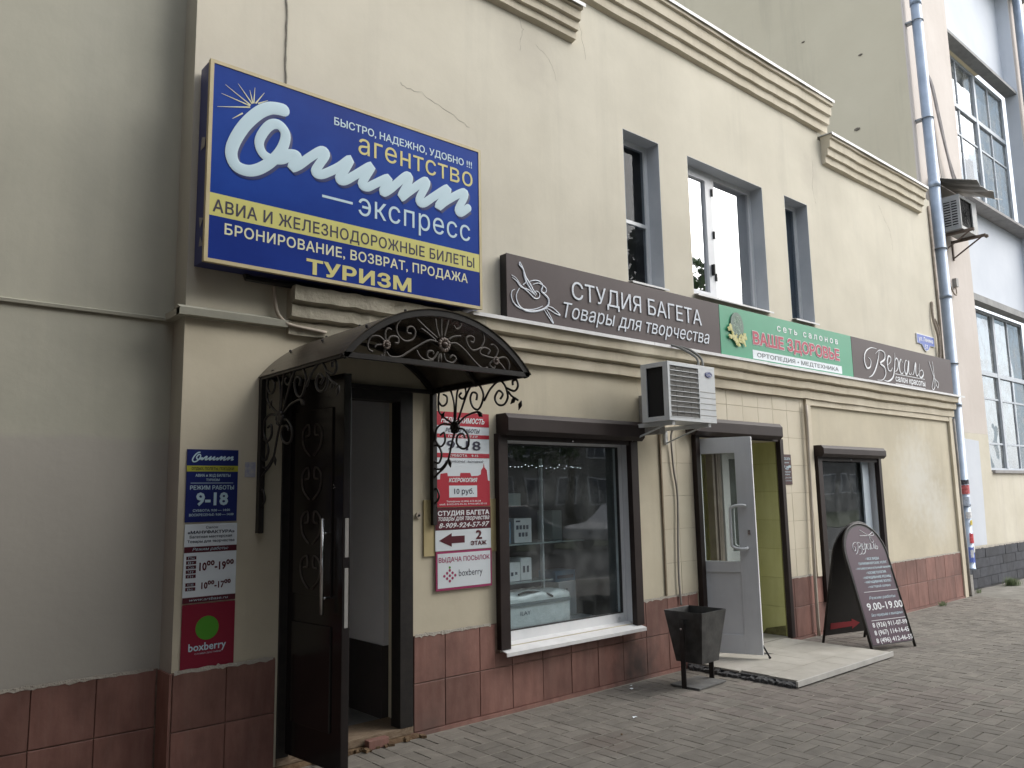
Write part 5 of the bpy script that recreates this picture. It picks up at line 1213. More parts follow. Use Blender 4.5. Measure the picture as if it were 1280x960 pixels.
for X, lab in ((3.325, None), (2.045, None)):
    br = MB(); sg = 1
    for p in SCROLLS: pp = crom([(X, y, z) for y, z in p], 5); br.tube(pp, .0075, 6)
    hub = SCROLLS[0][0]
    b_ = part("bracket", br, blackm, can, smooth=True)
    part("post", MB().box(X - .017, X + .017, -.045, -.005, 1.385, ZE - .0135), blackm, b_)
    mb = MB(); mb.ball((X, -.29, 2.055), .045, 10, .45, 1, 1)
    for k in range(8): a = k * .785; mb.ball((X - .012, -.29 + .032 * math.cos(a), 2.055 + .032 * math.sin(a)), .018, 6, .5, 1, 1)
    for (y, z, a) in ((-.14, 2.15, 2.3), (-.56, 2.12, .5), (-.90, 2.18, -.6), (-.22, 1.81, 1.3), (-.965, 2.145, -1.1)):
        mb.tube([(X, y - .03 * math.cos(a), z - .03 * math.sin(a)), (X, y, z), (X, y + .035 * math.cos(a), z + .035 * math.sin(a))], [.004, .019, .002], 6, flat=((1, 0, 0), .4))
    part("iron_flower", mb, blackm, b_, smooth=True)
mb = MB()
for p in TYMPANUM: mb.tube(xz(p, -1.03, 5), .0065, 6)
part("tympanum_scrolls", mb, mat("worn_bronze_iron", (.035, .028, .024), (.10, .085, .07), 14, .5), can, smooth=True)
for k, p in enumerate(FLOWERS):
    x, z = p[0]; r_ = .040 if k == 0 else .024; mb = MB(); mb.ball((x, -1.045, z), r_ * .45, 8)
    for j in range(12): a = j * .5236; mb.ball((x + r_ * .8 * math.cos(a), -1.04, z + r_ * .8 * math.sin(a)), r_ * .34, 6, 1, .5, 1)
    part("iron_rosette", mb, mat("worn_bronze_rosette", (.07, .05, .04), (.20, .15, .12), 30, .5), can, smooth=True)

# ------------------------------------------------------------------ air conditioners
def aircon(label, x0, x1, yf, yb, z0, z1, hidden_brand):
    t_ = thing("air_conditioner", label, "air conditioner", ((x0 + x1) / 2, yb, z0), "outdoor air conditioner units"); W = x1 - x0
    c = MB(); e = .02
    c.box(x0, x1, yf, yf + e, z0, z0 + e * 1.6).box(x0, x1, yf, yf + e, z1 - e * 1.6, z1).box(x0, x0 + e * 1.5, yf, yf + e, z0 + e * 1.6, z1 - e * 1.6).box(x1 - W * .36, x1, yf, yf + e, z0 + e * 1.6, z1 - e * 1.6)
    c.box(x0, x1, yf + e, yb, z1 - .012, z1).box(x0, x1, yf + e, yb, z0, z0 + .012).box(x1 - .012, x1, yf + e, yb, z0 + .012, z1 - .012).box(x0, x1 - .012, yb - .01, yb, z0 + .012, z1 - .012)
    c.box(x0, x0 + .012, yf + e, yf + .055, z0 + .012, z1 - .012).box(x0, x0 + .012, yb - .06, yb - .01, z0 + .012, z1 - .012).box(x0, x0 + .012, yf + .055, yb - .06, z0 + .012, z0 + .04).box(x0, x0 + .012, yf + .055, yb - .06, z1 - .04, z1 - .012)
    part("casing", c, acwhite, t_, bevel=.002)
    part("coil", MB().box(x0 + .02, x1 - .02, yf + .035, yb - .02, z0 + .02, z1 - .02), dark, t_)
    g = MB(); gx0, gx1, gz0, gz1 = x0 + e * 1.5, x1 - W * .36, z0 + e * 1.6, z1 - e * 1.6
    k = 0; zz = gz0 + .004
    while zz < gz1: g.box(gx0, gx1, yf + .004, yf + .010, zz, zz + .0035); zz += .0105; k += 1
    for xx in (gx0 + (gx1 - gx0) * .25, gx0 + (gx1 - gx0) * .5, gx0 + (gx1 - gx0) * .75): g.box(xx - .003, xx + .003, yf + .011, yf + .016, gz0, gz1)
    part("fan_grille", g, acgrey, t_)
    g = MB(); zz = gz0
    while zz < gz1: g.box(gx0 - .004, gx1 + .004, yf - .003, yf + .003, zz, zz + .005); zz += (gz1 - gz0) / 10.01
    part("guard_bars", g, acwhite, t_)
    part("fan_shroud", MB().box(gx0, gx1, yf + .017, yf + .022, gz0, gz1), acgrey, t_)
    g = MB()
    for k in range(5): g.box(x1 - W * .34, x1 + .001, yf - .002, yf + .001, z0 + .06 + k * .052, z0 + .065 + k * .052)
    part("panel_grooves", g, acgrey, t_)
    br = []
    for xx in (x0 + .06, x1 - .10): br.append(MB()); br[-1].box(xx, xx + .035, yf + .02, 0.0, z0 - .035, z0 - .002).box(xx, xx + .035, -.03, 0.0, z0 - .16, z0 - .036); br[-1].tube([(xx + .017, yf + .12, z0 - .03), (xx + .017, -.02, z0 - .15)], .008, 6)
    return t_, br
ac, br = aircon("white outdoor air conditioner with tan fan grille between the shop window and the grey door", 5.385, 6.06, -.535, -.24, 2.185, 2.69, False)
for b_ in br: part("bracket", b_, acwhite, ac)
part("wall_bracket", MB().box(5.62, 5.70, -.235, -.01, 2.10, 2.46), acgrey, ac, bevel=.004)
ov = [(5.965 + .052 * math.cos(a * .26), 2.615 + .026 * math.sin(a * .26)) for a in range(24)]
part("badge", MB().prism_y(ov, -.541, -.536), mat("badge_blue", (.03, .05, .22), None, 3, .4), ac)
ring = MB(); ring.tube([(x, -.5415, z) for x, z in [(5.965 + .045 * math.cos(a * .2618), 2.615 + .020 * math.sin(a * .2618)) for a in range(25)]], .0015, 4); part("badge_ring", ring, INK['white'], ac)
write('Carrier', 5.932, 2.608, 5.998, 2.624, 'white,bold', -.5425, ac)
for x, xx in ((5.95, 6.13), (6.08, 6.20)): part("hose", MB().tube(crom([(x, -.15, 2.945), (x + .05, -.24, 2.90), (xx - .08, -.36, 2.80), (xx - .12, -.40, 2.695)], 5), .012, 7), mat("hose_grey", (.16, .16, .15), None, 3, .6), ac, smooth=True)
part("drain_hose", MB().tube(crom([(5.98, -.10, 2.16), (6.03, -.04, 2.08), (6.06, -.03, 1.8), (6.10, -.03, 1.55), (6.075, -.03, 1.1), (6.065, -.03, .8), (6.075, -.035, .56)], 6), .010, 7), mat("drain_hose_grey", (.30, .28, .26), None, 3, .6), ac, smooth=True)
single("conduit", MB().box(5.893, 5.909, -.018, -.001, .66, 2.62), mat("edge_brown", (.22, .17, .12), (.3, .24, .17), 8, .8), "thin brown conduit strip at the left edge of the painted tile bay", "conduit", (5.9, 0, .66))
# slim beige gas pipe
gp = thing("wall_pipe", "slim beige pipe running down the wall between the hours plate and the salon window", "pipe", (8.49, -.05, 0))
part("pipe", MB().tube(crom([(8.53, -.05, 2.55), (8.50, -.05, 1.6), (8.455, -.055, .7), (8.445, -.06, .0)], 4), .019, 8), beigep, gp, smooth=True)

# ------------------------------------------------------------------ litter bin
bin_ = thing("litter_bin", "black metal litter bin with tapered bucket on two flat legs beside the entrance step", "litter bin", (5.70, -.46, 0))
tz, bz = .605, .19; cxb, cyb = 5.685, -.475; ht, hb = .185, .125; a = R(3)
def rc(x, y): return (cxb + x * math.cos(a) - y * math.sin(a), cyb + x * math.sin(a) + y * math.cos(a))
mb = MB(); th = .004
ring = lambda h, z: [(*rc(-h, -h), z), (*rc(h, -h), z), (*rc(h, h), z), (*rc(-h, h), z)]
vs = ring(ht, tz) + ring(hb, bz) + ring(ht - th, tz) + ring(hb - th, bz + th)
fs = [(k, (k + 1) % 4, 4 + (k + 1) % 4, 4 + k) for k in range(4)] + [(8 + k, 12 + k, 12 + (k + 1) % 4, 8 + (k + 1) % 4) for k in range(4)] + [(k, 8 + k, 8 + (k + 1) % 4, (k + 1) % 4) for k in range(4)] + [(4, 5, 6, 7), (12, 15, 14, 13)]
part("bucket", mb.add(vs, fs), mat("bin_black_paint", (.022, .022, .022), (.07, .07, .068), 9, .42, bump=.2), bin_, bevel=.002)
for s_ in (-1, 1):
    p = rc(s_ * .205, 0); part("leg", MB().obox((p[0], p[1], .27), (math.cos(a), math.sin(a), 0), (-math.sin(a), math.cos(a), 0), (0, 0, 1), .006, .022, .27), blackm, bin_, bevel=.001)
    q = rc(s_ * .187, 0); part("pivot_bolt", MB().tube([(q[0], q[1], .47), (p[0] + s_ * .012, p[1], .47)], .009, 8), steel, bin_)
part("base_plate", MB().obox((*rc(0, 0), .012), (math.cos(a), math.sin(a), 0), (-math.sin(a), math.cos(a), 0), (0, 0, 1), .20, .14, .006), mat("bin_base_concrete", (.10, .10, .10), (.16, .16, .15), 9, .9, bump=.6), bin_)

# ------------------------------------------------------------------ sandwich board
sb = thing("sandwich_board", "arched black sandwich board with a plum salon poster and red arrow standing on the pavement", "sandwich board", (8.30, -.66, 0))
U = Vector((.96889, -.24748, 0)); CF = Vector((8.2145, -.9755, 0)); V = Vector((.06495, .25427, .96495)).normalized(); N = U.cross(V).normalized()
if N.y > 0: N = -N
CR = Vector((8.385, -.376, 0)); apx = Vector((8.30, -.64, 1.22)); V2 = (apx - CR); V2 -= U * V2.dot(U); V2.normalize(); N2 = U.cross(V2).normalized()
if N2.y < 0: N2 = -N2        # outward = away from the street
W2 = .309
def outline(v0, in_=0):
    w_ = W2 - in_; pts = [(-w_, v0), (w_, v0)] + [(w_ * math.cos(t_ * math.pi / 18), .93 + (.334 - in_) * math.sin(t_ * math.pi / 18)) for t_ in range(19)]
    return pts
def panel(C0, V_, N_, name, m_, v0, inset, o0, o1, parent):
    pts = outline(v0, inset); mb = MB(); n = len(pts); f = lambda u_, v_, o_: tuple(C0 + U * u_ + V_ * v_ + N_ * o_)
    vs = [f(u_, v_, o0) for u_, v_ in pts] + [f(u_, v_, o1) for u_, v_ in pts]
    return part(name, mb.add(vs, [tuple(range(n)), tuple(range(n, 2 * n))[::-1]] + [(k, (k + 1) % n, n + (k + 1) % n, n + k) for k in range(n)]), m_, parent)
plum = mat("poster_plum", (.062, .030, .050), (.075, .038, .062), 2, .4); boardb = mat("board_black", (.012, .011, .011), (.02, .018, .018), 4, .45)
for C0, V_, N_, nm in ((CF, V, N, 'front_panel'), (CR, V2, N2, 'rear_panel')):
    pn = panel(C0, V_, N_, nm, boardb, .055 if nm == "front_panel" else .075, .012, -.006, .006, sb)
    fr_ = [(-W2, 0.0)] + [(W2 * math.cos(t_ * math.pi / 18), .93 + .334 * math.sin(t_ * math.pi / 18)) for t_ in range(18, -1, -1)] + [(W2, 0.0)]
    part("frame", MB().tube([C0 + U * u_ + V_ * v_ for u_, v_ in fr_], .0135, 8), blackm, pn, smooth=True)
    if nm == 'front_panel': front = pn
    else: rear = pn
panel(CF, V, N, "poster", plum, .065, .026, .0065, .008, front)
pl = lambda o_: (lambda a_, b_, d=0: tuple(CF + U * a_ + V * b_ + N * (o_ - d)))
for s, x0, z0, x1, z1, o in BOARD_TEXT:
    if s == 'LINE': part("ruled_line", MB().obox(CF + U * ((x0 + x1) / 2) + V * ((z0 + z1) / 2) + N * .0088, U, V, N, (x1 - x0) / 2, .0022, .0004), INK['white'], front); continue
    zm = (z0 + z1) / 2; hh = (.012 if x1 - x0 > .3 or '•' in s else .011) if 'pale' in o and 'script' not in o else (.035 if '9.00' in s else (.022 if '8 (' in s else .014))
    zc_ = {'8 (926) 911-07-99': .250, '8 (967) 114-14-45': .176, '8 (496) 412-46-55': .102}.get(s, zm)
    write(s, x0, zc_ - hh, x1, zc_ + hh, o, 0, front, place=pl(.0092))
mb = MB()
for p in VERSAL_PATHS: pp = crom([CF + U * (-.175 + (a_ - 9.97) * .205) + V * (.945 + (b_ - 2.97) * .30) + N * .0095 for a_, b_ in p], 4); mb.tube(pp, [.0015 + .003 * abs(math.sin(math.pi * i / len(pp))) for i in range(len(pp))], 5)
part("script_lettering", mb, INK['white'], front)
mb = MB()
for p in BOARD_SCISSORS: mb.tube(crom([CF + U * a_ + V * b_ + N * .0095 for a_, b_ in p], 4), .0032, 5)
part("scissors_emblem", mb, INK['white'], front)
ar = [(-.235, .122), (.09, .130), (.093, .100), (.20, .158), (.068, .212), (.072, .184), (-.237, .188)]
ar = [(a_, b_ + .015) for a_, b_ in ar]
f = lambda a_, b_, o_: tuple(CR + U * a_ + V2 * b_ - N2 * o_); n = len(ar)
part("red_arrow", MB().add([f(a_, b_, .0068) for a_, b_ in ar] + [f(a_, b_, .0088) for a_, b_ in ar], [tuple(range(n)), tuple(range(n, 2 * n))[::-1]] + [(k, (k + 1) % n, n + (k + 1) % n, n + k) for k in range(n)]), mat("arrow_red", (.30, .03, .04), None, 3, .45), rear)

# ------------------------------------------------------------------ taller neighbour
tb = thing("tall_building", "taller pale building with khaki side wall, pink pilaster and grid windows beyond the drainpipe", "building", (12.9, .18, 0))
YT, YR = .18, .42; TX1 = 30; TH = 16
mb = MB(); mb.quad((12.9, YT, 5.0), (12.9, 16, 5.0), (12.9, 16, TH), (12.9, YT, TH)); mb.quad((12.9, YT, -.02), (12.9, 16, -.02), (12.9, 16, 5.0), (12.9, YT, 5.0)); mb.box(12.9, TX1, YR + .1, 16, TH, TH + .1)
part("side_wall", mb, khaki, tb)
# scars on the side wall
mb = MB()
for (y, z, s_) in ((1.06, 7.62, .05), (2.3, 8.3, .04), (3.6, 10.2, .05), (.9, 8.9, .035), (1.9, 9.6, .03)): mb.ball((12.895, y, z), s_, 7, .25, 1.2, .6)
part("wall_scars", mb, mat("scar_dark", (.12, .10, .08), (.2, .18, .14), 20, .9), tb)
THOLES = [(15.35, 18.22, 1.83, 4.83, .2), (15.35, 18.55, 6.70, 9.78, .2)]
BX0, BX1 = 14.88, 18.62
mb = MB()
for a_, b_ in ((12.9, BX0), (BX1, 20.2)): mb.quad((a_, YT, 2.45), (b_, YT, 2.45), (b_, YT, TH), (a_, YT, TH)); mb.quad((a_, YT, 2.45), (b_, YT, 2.45), (b_, YT + .001, 2.45), (a_, YT + .001, 2.45))
mb.quad((BX0, YT, 1.83), (BX0, YR, 1.83), (BX0, YR, TH), (BX0, YT, TH)); mb.quad((12.9, YT, 2.45), (12.9, YT - .0, 2.45), (12.9, YT, TH), (12.9, YT, TH))
part("pilaster", mb, pinkp, tb)
mb = MB(); mb.quad((12.9, YT, -.02), (TX1, YT, -.02), (TX1, YT, 1.83), (12.9, YT, 1.83))
for a_, b_ in ((12.9, BX0), (BX1, 20.2)): mb.quad((a_, YT, 1.83), (b_, YT, 1.83), (b_, YT, 2.449), (a_, YT, 2.449))
mb.quad((BX0, YT, 1.83), (TX1, YT, 1.83), (TX1, YR, 1.83), (BX0, YR, 1.83)); part("lower_wall", mb, creamlow, tb)
part("painted_patch", ragged(13.62, 14.42, YT - .005, 0, .0) if False else MB().prism_y([(13.62, .66), (14.35, .66), (14.40, 1.5), (14.42, 2.33), (13.62, 2.36), (13.60, 1.4)], YT - .004, YT - .001), bluew, tb)
mb = MB(); wall_mesh(BX0, 22, 1.83, lambda x: TH, YR, [(14.95, 18.3, 1.83, 4.83), (15.1, 18.60, 6.70, 9.80)], mb); mb.quad((BX1, YT, 1.83), (BX1, YR, 1.83), (BX1, YR, TH), (BX1, YT, TH))
part("bay_wall", mb, bluew, tb)
part("corner_bead", MB().box(12.9, 13.0, YT - .025, YT, 2.46, TH), pinkp, tb)
def tallwin(x0, x1, z0, z1, cols, trans, low):
    y = YR + .06; f = MB(); e = .05
    f.box(x0, x1, y, y + .07, z0, z0 + e).box(x0, x1, y, y + .07, z1 - e, z1).box(x0, x0 + e, y, y + .07, z0 + e, z1 - e).box(x1 - e, x1, y, y + .07, z0 + e, z1 - e)
    w_ = part("window", f, tallframe, tb)
    for c in cols: part("mullion", MB().box(c - .045, c + .045, y - .015, y + .069, z0 + e, z1 - e), tallframe, w_)
    for t_ in trans: part("transom", MB().box(x0 + e, x1 - e, y - .01, y + .065, t_ - .04, t_ + .04), tallframe, w_)
    edges = [x0 + e] + [c for c in cols] + [x1 - e]
    b = MB()
    for a_, c in zip(edges, edges[1:]):
        m_ = (a_ + c) / 2; b.box(m_ - .018, m_ + .018, y + .01, y + .05, z0 + e, z1 - e)
        for s0, s1 in ((a_ + .05, m_ - .02), (m_ + .02, c - .05)):
            for t_ in low: b.box(s0, s1, y + .012, y + .048, t_ - .017, t_ + .017)
    part("glazing_bars", b, tallframe, w_)
    part("pane", MB().box(x0 + e, x1 - e, y + .028, y + .033, z0 + e, z1 - e), glassT, w_)
    part("sill", MB().box(x0 - .04, x1 + .04, YT - .04, y + .01, z0 - .055, z0 - .005), mat("sill_weathered", (.26, .25, .25), (.36, .35, .34), 5, .9), w_)
    part("room", MB().box(x0 - .2, x1 + .2, y + 1.2, y + 1.25, z0 - .2, z1 + .2), mat("room_grey", (.17, .19, .20), (.24, .26, .27), 1.2, .9), w_)
    return w_
w1 = tallwin(15.10, 18.60, 6.74, 9.79, [16.93], [8.78], [8.22]); w2 = tallwin(14.98, 18.28, 1.86, 4.82, [16.62], [3.63], [3.17, 2.35])
c = MB()
for x0, x1, z0, z1 in ((15.15, 16.1, 6.9, 8.6), (16.0, 16.85, 8.85, 9.7), (16.55, 16.85, 6.9, 8.0), (15.2, 15.7, 8.9, 9.7)):
    k = 0
    while x0 < x1: c.quad((x0, .62 + .04 * (k % 2), z0), (x0 + .06, .62 + .04 * ((k + 1) % 2), z0), (x0 + .05, .62 + .04 * ((k + 1) % 2), z1), (x0 - .01, .62 + .04 * (k % 2), z1)); x0 += .06; k += 1
part("curtain", c, curtainm, w1)
mb2 = MB().box(14.885, BX1, YT + .02, YR, 9.80, 9.86); part("lintel_ledge", MB().box(BX0 + .01, BX1, YT + .06, YR, 4.83, 4.95), mat("ledge_grey", (.25, .25, .25), (.34, .34, .33), 5, .9), tb); part("lintel_ledge", mb2, mat("ledge_grey", (.25, .25, .25), (.34, .34, .33), 5, .9), tb)
mb = MB(); mb.box(17.6, 19.4, YT - .25, YT + .2, 12.15, 12.4); part("upper_ledge", mb, mat("ledge_grey", (.25, .25, .25), None, 5, .9), tb)
bmaster = None
for r_ in range(4):
    x = 13.10 - (.15 if r_ % 2 else 0)
    while x < 19.0:
        a_, b_ = max(x, 13.12), x + .295; z0 = .04 + r_ * .145
        if b_ - a_ > .05: part("plinth_brick", MB().box(a_, b_, YT - .035 + rnd.uniform(-.004, .004), YT, z0, z0 + .138), darkbrick, tb)
        x += .30
part("plinth_backing", MB().box(13.1, 24, YT - .025, YT - .001, -.02, .625), mat("mortar_dark", (.07, .07, .075), None, 9, .95), tb)
part("plinth_edge", ragged(13.1, 19, YT - .03, .628, .012), wash, tb)

def spiral_tube(x, y, r, z0, z1): return MB().tube([(x, y, z) for z in (z0, z1)], r, 20)
dp = thing("drainpipe", "galvanised drainpipe with torn stickers where the cream shop meets the tall building", "drainpipe", (13.03, -.01, .37))
pts = [(13.03, -.0, .37), (13.06, 0, 1.3), (13.09, 0, 2.8), (13.11, 0, 4.5), (13.09, 0, 6.3), (13.02, 0, 9.4), (12.98, 0, 13.5)]
for i in range(len(pts) - 1):
    a_, b_ = Vector(pts[i]), Vector(pts[i + 1]); part("pipe_section", MB().tube([a_, a_ + (b_ - a_) * .03, a_ + (b_ - a_) * .031, b_ + (b_ - a_) * .01], [.088, .088, .082, .080], 20), zinc, dp, smooth=True)
for z, x in ((9.12, 13.02), (7.45, 13.06), (5.29, 13.10), (3.46, 13.10)):
    mb = MB(); mb.tube([(x + .09 * math.cos(k * .3), .09 * math.sin(k * .3), z) for k in range(22)], .010, 5); mb.box(x - .09, x + .02, .06, YT, z - .012, z + .012).box(x + .07, x + .16, -.03, -.015, z - .01, z + .01); part("pipe_bracket", mb, mat("bracket_steel", (.2, .22, .24), None, 5, .4, metal=.6), dp)
for (z0, z1, a0, a1, cc, nm) in ((1.62, 1.69, 3.2, 4.9, (.03, .03, .04), 'a'), (1.48, 1.61, 3.1, 4.9, (.45, .08, .08), 'b'), (1.30, 1.44, 3.3, 4.5, (.35, .4, .48), 'c'), (1.12, 1.22, 3.6, 4.8, (.6, .6, .62), 'd'), (1.02, 1.09, 4.2, 4.9, (.55, .42, .05), 'e'), (.76, .9, 3.9, 4.8, (.5, .03, .04), 'f'), (.48, .70, 3.6, 4.7, (.10, .16, .5), 'g'), (.55, .66, 3.8, 4.4, (.6, .62, .66), 'h'), (.62, .72, 4.5, 5.1, (.6, .6, .55), 'i')):
    xx = 13.03 + (z0 - .37) * .03; mb = MB(); K = 8; r_ = .0905 + (.0015 if nm in 'hi' else 0)
    vs = []
    for k in range(K + 1): a_ = a0 + (a1 - a0) * k / K; vs += [(xx + r_ * math.cos(a_), r_ * math.sin(a_), z0 + rnd.uniform(-.008, .008)), (xx + r_ * math.cos(a_), r_ * math.sin(a_), z1 + rnd.uniform(-.008, .008))]
    mb.add(vs, [(2 * k, 2 * k + 2, 2 * k + 3, 2 * k + 1) for k in range(K)]); part("sticker", mb, mat("sticker_" + nm, cc, tuple(min(1, q * 1.5 + .12) for q in cc), 30, .8), dp)
part("down_shoe", MB().box(12.90, 12.99, -.05, .06, -.02, .30), mat("shoe_concrete", (.25, .24, .22), (.36, .34, .31), 8, .95, bump=.8), dp)
dp2 = thing("drainpipe", "galvanised drainpipe at the far right edge on the tall building", "drainpipe", (18.75, .08, 6)); part("pipe_section", spiral_tube(18.78, .05, .085, 5.0, 15), zinc, dp2, smooth=True)
for o in (dp, dp2): o['group'] = "galvanised drainpipes"
mb = MB(); mb.tube([(12.84, -.04, 2.60), (12.87, -.03, 1.9), (12.86, -.03, 1.2), (12.89, -.03, .62), (12.88, -.03, .02)], .024, 6)
single("grey_cable_pipe", mb, mat("cable_pipe_grey", (.24, .22, .20), (.34, .32, .30), 9, .8), "thin grey cable pipe on the right corner of the cream shop building", "pipe", (12.86, 0, 0), smooth=True)
mb = MB(); mb.tube(crom([(12.50, -.02, 4.35), (12.46, -.03, 4.1), (12.53, -.05, 3.85), (12.56, -.04, 3.6), (12.55, -.03, 3.3)], 4), .019, 7); mb.tube(crom([(12.55, -.02, 4.1), (12.60, -.05, 3.9), (12.62, -.03, 3.48)], 4), .014, 7); mb.tube([(12.72, -.02, 5.9), (12.74, -.02, 4.2), (12.70, -.02, 3.45)], .02, 6)
single("cable_bundle", mb, mat("cable_brown", (.24, .20, .165), (.40, .34, .28), 10, .8), "bundle of brown cables beside the street name plate", "cables", (12.55, 0, 3.5), smooth=True)

# second air conditioner with its tin awning
x0, x1, yf, yb, z0, z1 = 13.50, 14.22, -.20, .08, 5.67, 6.24
a2 = thing("air_conditioner", "weathered grey air conditioner under a bent tin awning on the tall building", "air conditioner", (13.86, 0, 5.67), "outdoor air conditioner units")
oldw = mat("old_ac_enamel", (.34, .35, .35), (.46, .46, .45), 7, .6, streak=(9, .5, (.22, .2, .18)))
part("casing", MB().box(x0, x1, yf, yf + .02, z0, z0 + .05).box(x0, x1, yf, yf + .02, z1 - .05, z1).box(x0, x0 + .03, yf, yf + .02, z0 + .05, z1 - .05).box(x1 - .2, x1, yf, yf + .02, z0 + .05, z1 - .05).box(x0, x1, yf + .02, yb, z1 - .015, z1).box(x0, x1, yf + .02, yb, z0, z0 + .015).box(x1 - .015, x1, yf + .02, yb, z0 + .015, z1 - .015).box(x0, x0 + .01, yf + .02, yf + .045, z0 + .015, z1 - .015).box(x0, x0 + .01, yb - .03, yb, z0 + .015, z1 - .015).box(x0, x0 + .01, yf + .045, yb - .03, z1 - .09, z1 - .015).box(x0, x0 + .01, yf + .045, yb - .03, z0 + .015, z0 + .05), oldw, a2)
mb = MB()
for k in range(10): mb.box(x0, x0 + .012, yf + .045, yb - .03, z0 + .055 + k * .043, z0 + .075 + k * .043)
mb.box(x0 - .002, x0 + .01, (yf + yb) / 2 - .008, (yf + yb) / 2 + .008, z0 + .05, z1 - .09); part("louvres", mb, oldw, a2)
part("coil", MB().box(x0 + .03, x1 - .03, yf + .03, yb - .01, z0 + .02, z1 - .02), dark, a2)
mb = MB()
for r_ in (.06, .11, .16, .21): mb.tube([(x0 + .27 + r_ * math.cos(k * .2618), yf + .008, (z0 + z1) / 2 + r_ * math.sin(k * .2618)) for k in range(25)], .004, 4)
for k in range(8): a_ = k * .785; mb.tube([(x0 + .27, yf + .012, (z0 + z1) / 2), (x0 + .27 + .23 * math.cos(a_), yf + .012, (z0 + z1) / 2 + .23 * math.sin(a_))], .004, 4)
part("fan_guard", mb, dark, a2)
mbs = []
for xx in (x0 + .08, x1 - .14): mb = MB(); mbs.append(mb); mb.box(xx, xx + .04, yf - .14, YT, z0 - .05, z0 - .005); mb.tube([(xx + .02, yf - .08, z0 - .04), (xx + .02, YT - .02, z0 - .30)], .014, 6); mb.box(xx, xx + .04, YT - .02, YT, z0 - .34, z0 - .05)
mb.ball((x1 - .12, yf - .15, z0 - .05), .035, 6)
for b_ in mbs: part("bracket", b_, mat("bracket_rust", (.10, .07, .055), (.2, .16, .13), 14, .8), a2)
part("cable", MB().tube(crom([(13.56, .10, 5.40), (13.60, .12, 5.0), (13.80, .13, 4.75), (13.98, .14, 4.72), (14.0, .15, 4.9)], 5), .012, 6), mat("cable_brown", (.24, .20, .165), None, 10, .8), a2, smooth=True)
part("junction_box", MB().box(13.97, 14.06, .12, YT, 4.86, 5.0), acgrey, a2)
mb = MB(); K = 10; vs = []
for k in range(K + 1):
    x = 13.36 + 1.3 * k / K; wv = .025 * math.sin(k * 2.1); vs += [(x, YT - .005, 6.60 + .0 * k), (x, -.15, 6.47 + wv * .6), (x, -.46 - .03 * math.sin(k * 1.3), 6.36 + wv - (.04 if k > 7 else 0))]
n0 = len(vs); vs += [(x_, y_, z_ - .008) for x_, y_, z_ in vs]
fs = []
for k in range(K):
    for j in range(2): b_ = k * 3 + j; fs += [(b_, b_ + 3, b_ + 4, b_ + 1), (n0 + b_, n0 + b_ + 1, n0 + b_ + 4, n0 + b_ + 3)]
    fs.append((k * 3 + 2, k * 3 + 5, n0 + k * 3 + 5, n0 + k * 3 + 2))
fs += [(0, 1, n0 + 1, n0), (1, 2, n0 + 2, n0 + 1), (3 * K, n0 + 3 * K, n0 + 3 * K + 1, 3 * K + 1), (3 * K + 1, n0 + 3 * K + 1, n0 + 3 * K + 2, 3 * K + 2)]
aw = single("tin_awning", mb.add(vs, fs), mat("tin_weathered", (.20, .20, .19), (.34, .33, .31), 5, .55, metal=.4, streak=(6, .4, (.2, .15, .12))), "bent weathered tin awning above the old air conditioner", "awning", (14, .1, 6.4))
mb = MB()
for dx, dz in ((0, 0), (.05, .02), (-.03, -.03)): mb.tube(crom([(13.66 + dx, YT - .02, 8.49 + dz), (13.72 + dx, .12, 8.3), (13.86 + dx, .10, 7.7), (14.02 + dx * .6, .08, 7.1), (14.22 + dx * 2, .05, 6.65), (14.45 + dx, -.1, 6.5)], 6), .017, 6)
mb.tube([(13.70, YT - .02, 8.4), (13.82, YT - .02, 7.0), (13.90, YT - .02, 6.6)], .006, 5)
single("cable_loop", mb, mat("cable_pale", (.27, .245, .24), (.38, .35, .34), 8, .7), "looped grey cables hanging on the pink pilaster above the tin awning", "cables", (13.9, .1, 6.6), smooth=True)

# ------------------------------------------------------------------ weeds and litter
def weed(x, y, n, h, lab):
    mb = MB()
    for k in range(n):
        a_ = rnd.uniform(0, 6.28); r_ = rnd.uniform(.2, 1); hh = h * rnd.uniform(.5, 1); bx, by = x + rnd.gauss(0, h * .5), y + rnd.gauss(0, h * .25); w_ = .006
        t_ = (bx + r_ * hh * .6 * math.cos(a_), by + r_ * hh * .6 * math.sin(a_), hh); m_ = ((bx + t_[0]) / 2 - .1 * hh * math.cos(a_), (by + t_[1]) / 2, hh * .62)
        mb.add([(bx - w_, by, 0), (bx + w_, by, 0), (m_[0] + w_, m_[1], m_[2]), (m_[0] - w_, m_[1], m_[2]), t_], [(0, 1, 2, 3), (3, 2, 4)])
    return single("weed_tuft", mb, grassm, lab, "weeds", (x, y, 0))
weed(14.6, -.05, 260, .16, "largest weed tuft growing at the foot of the dark brick plinth"); weed(11.65, -.12, 45, .07, "small weed tuft in the pavement right of the sandwich board"); weed(13.35, .02, 30, .08, "little weed tuft beside the foot of the drainpipe")
def scrap(x, y, s_, lab, m_=None):
    mb = MB(); vs = []
    for k in range(7): a_ = k * .9; vs.append((x + s_ * math.cos(a_) * rnd.uniform(.5, 1), y + s_ * .6 * math.sin(a_) * rnd.uniform(.5, 1), .004 + rnd.uniform(0, .012)))
    vs.append((x, y, .014)); single("paper_scrap", mb.add(vs, [(k, (k + 1) % 7, 7) for k in range(7)]), m_ or whitep, lab, "litter", (x, y, 0), "scraps of litter on the pavement")
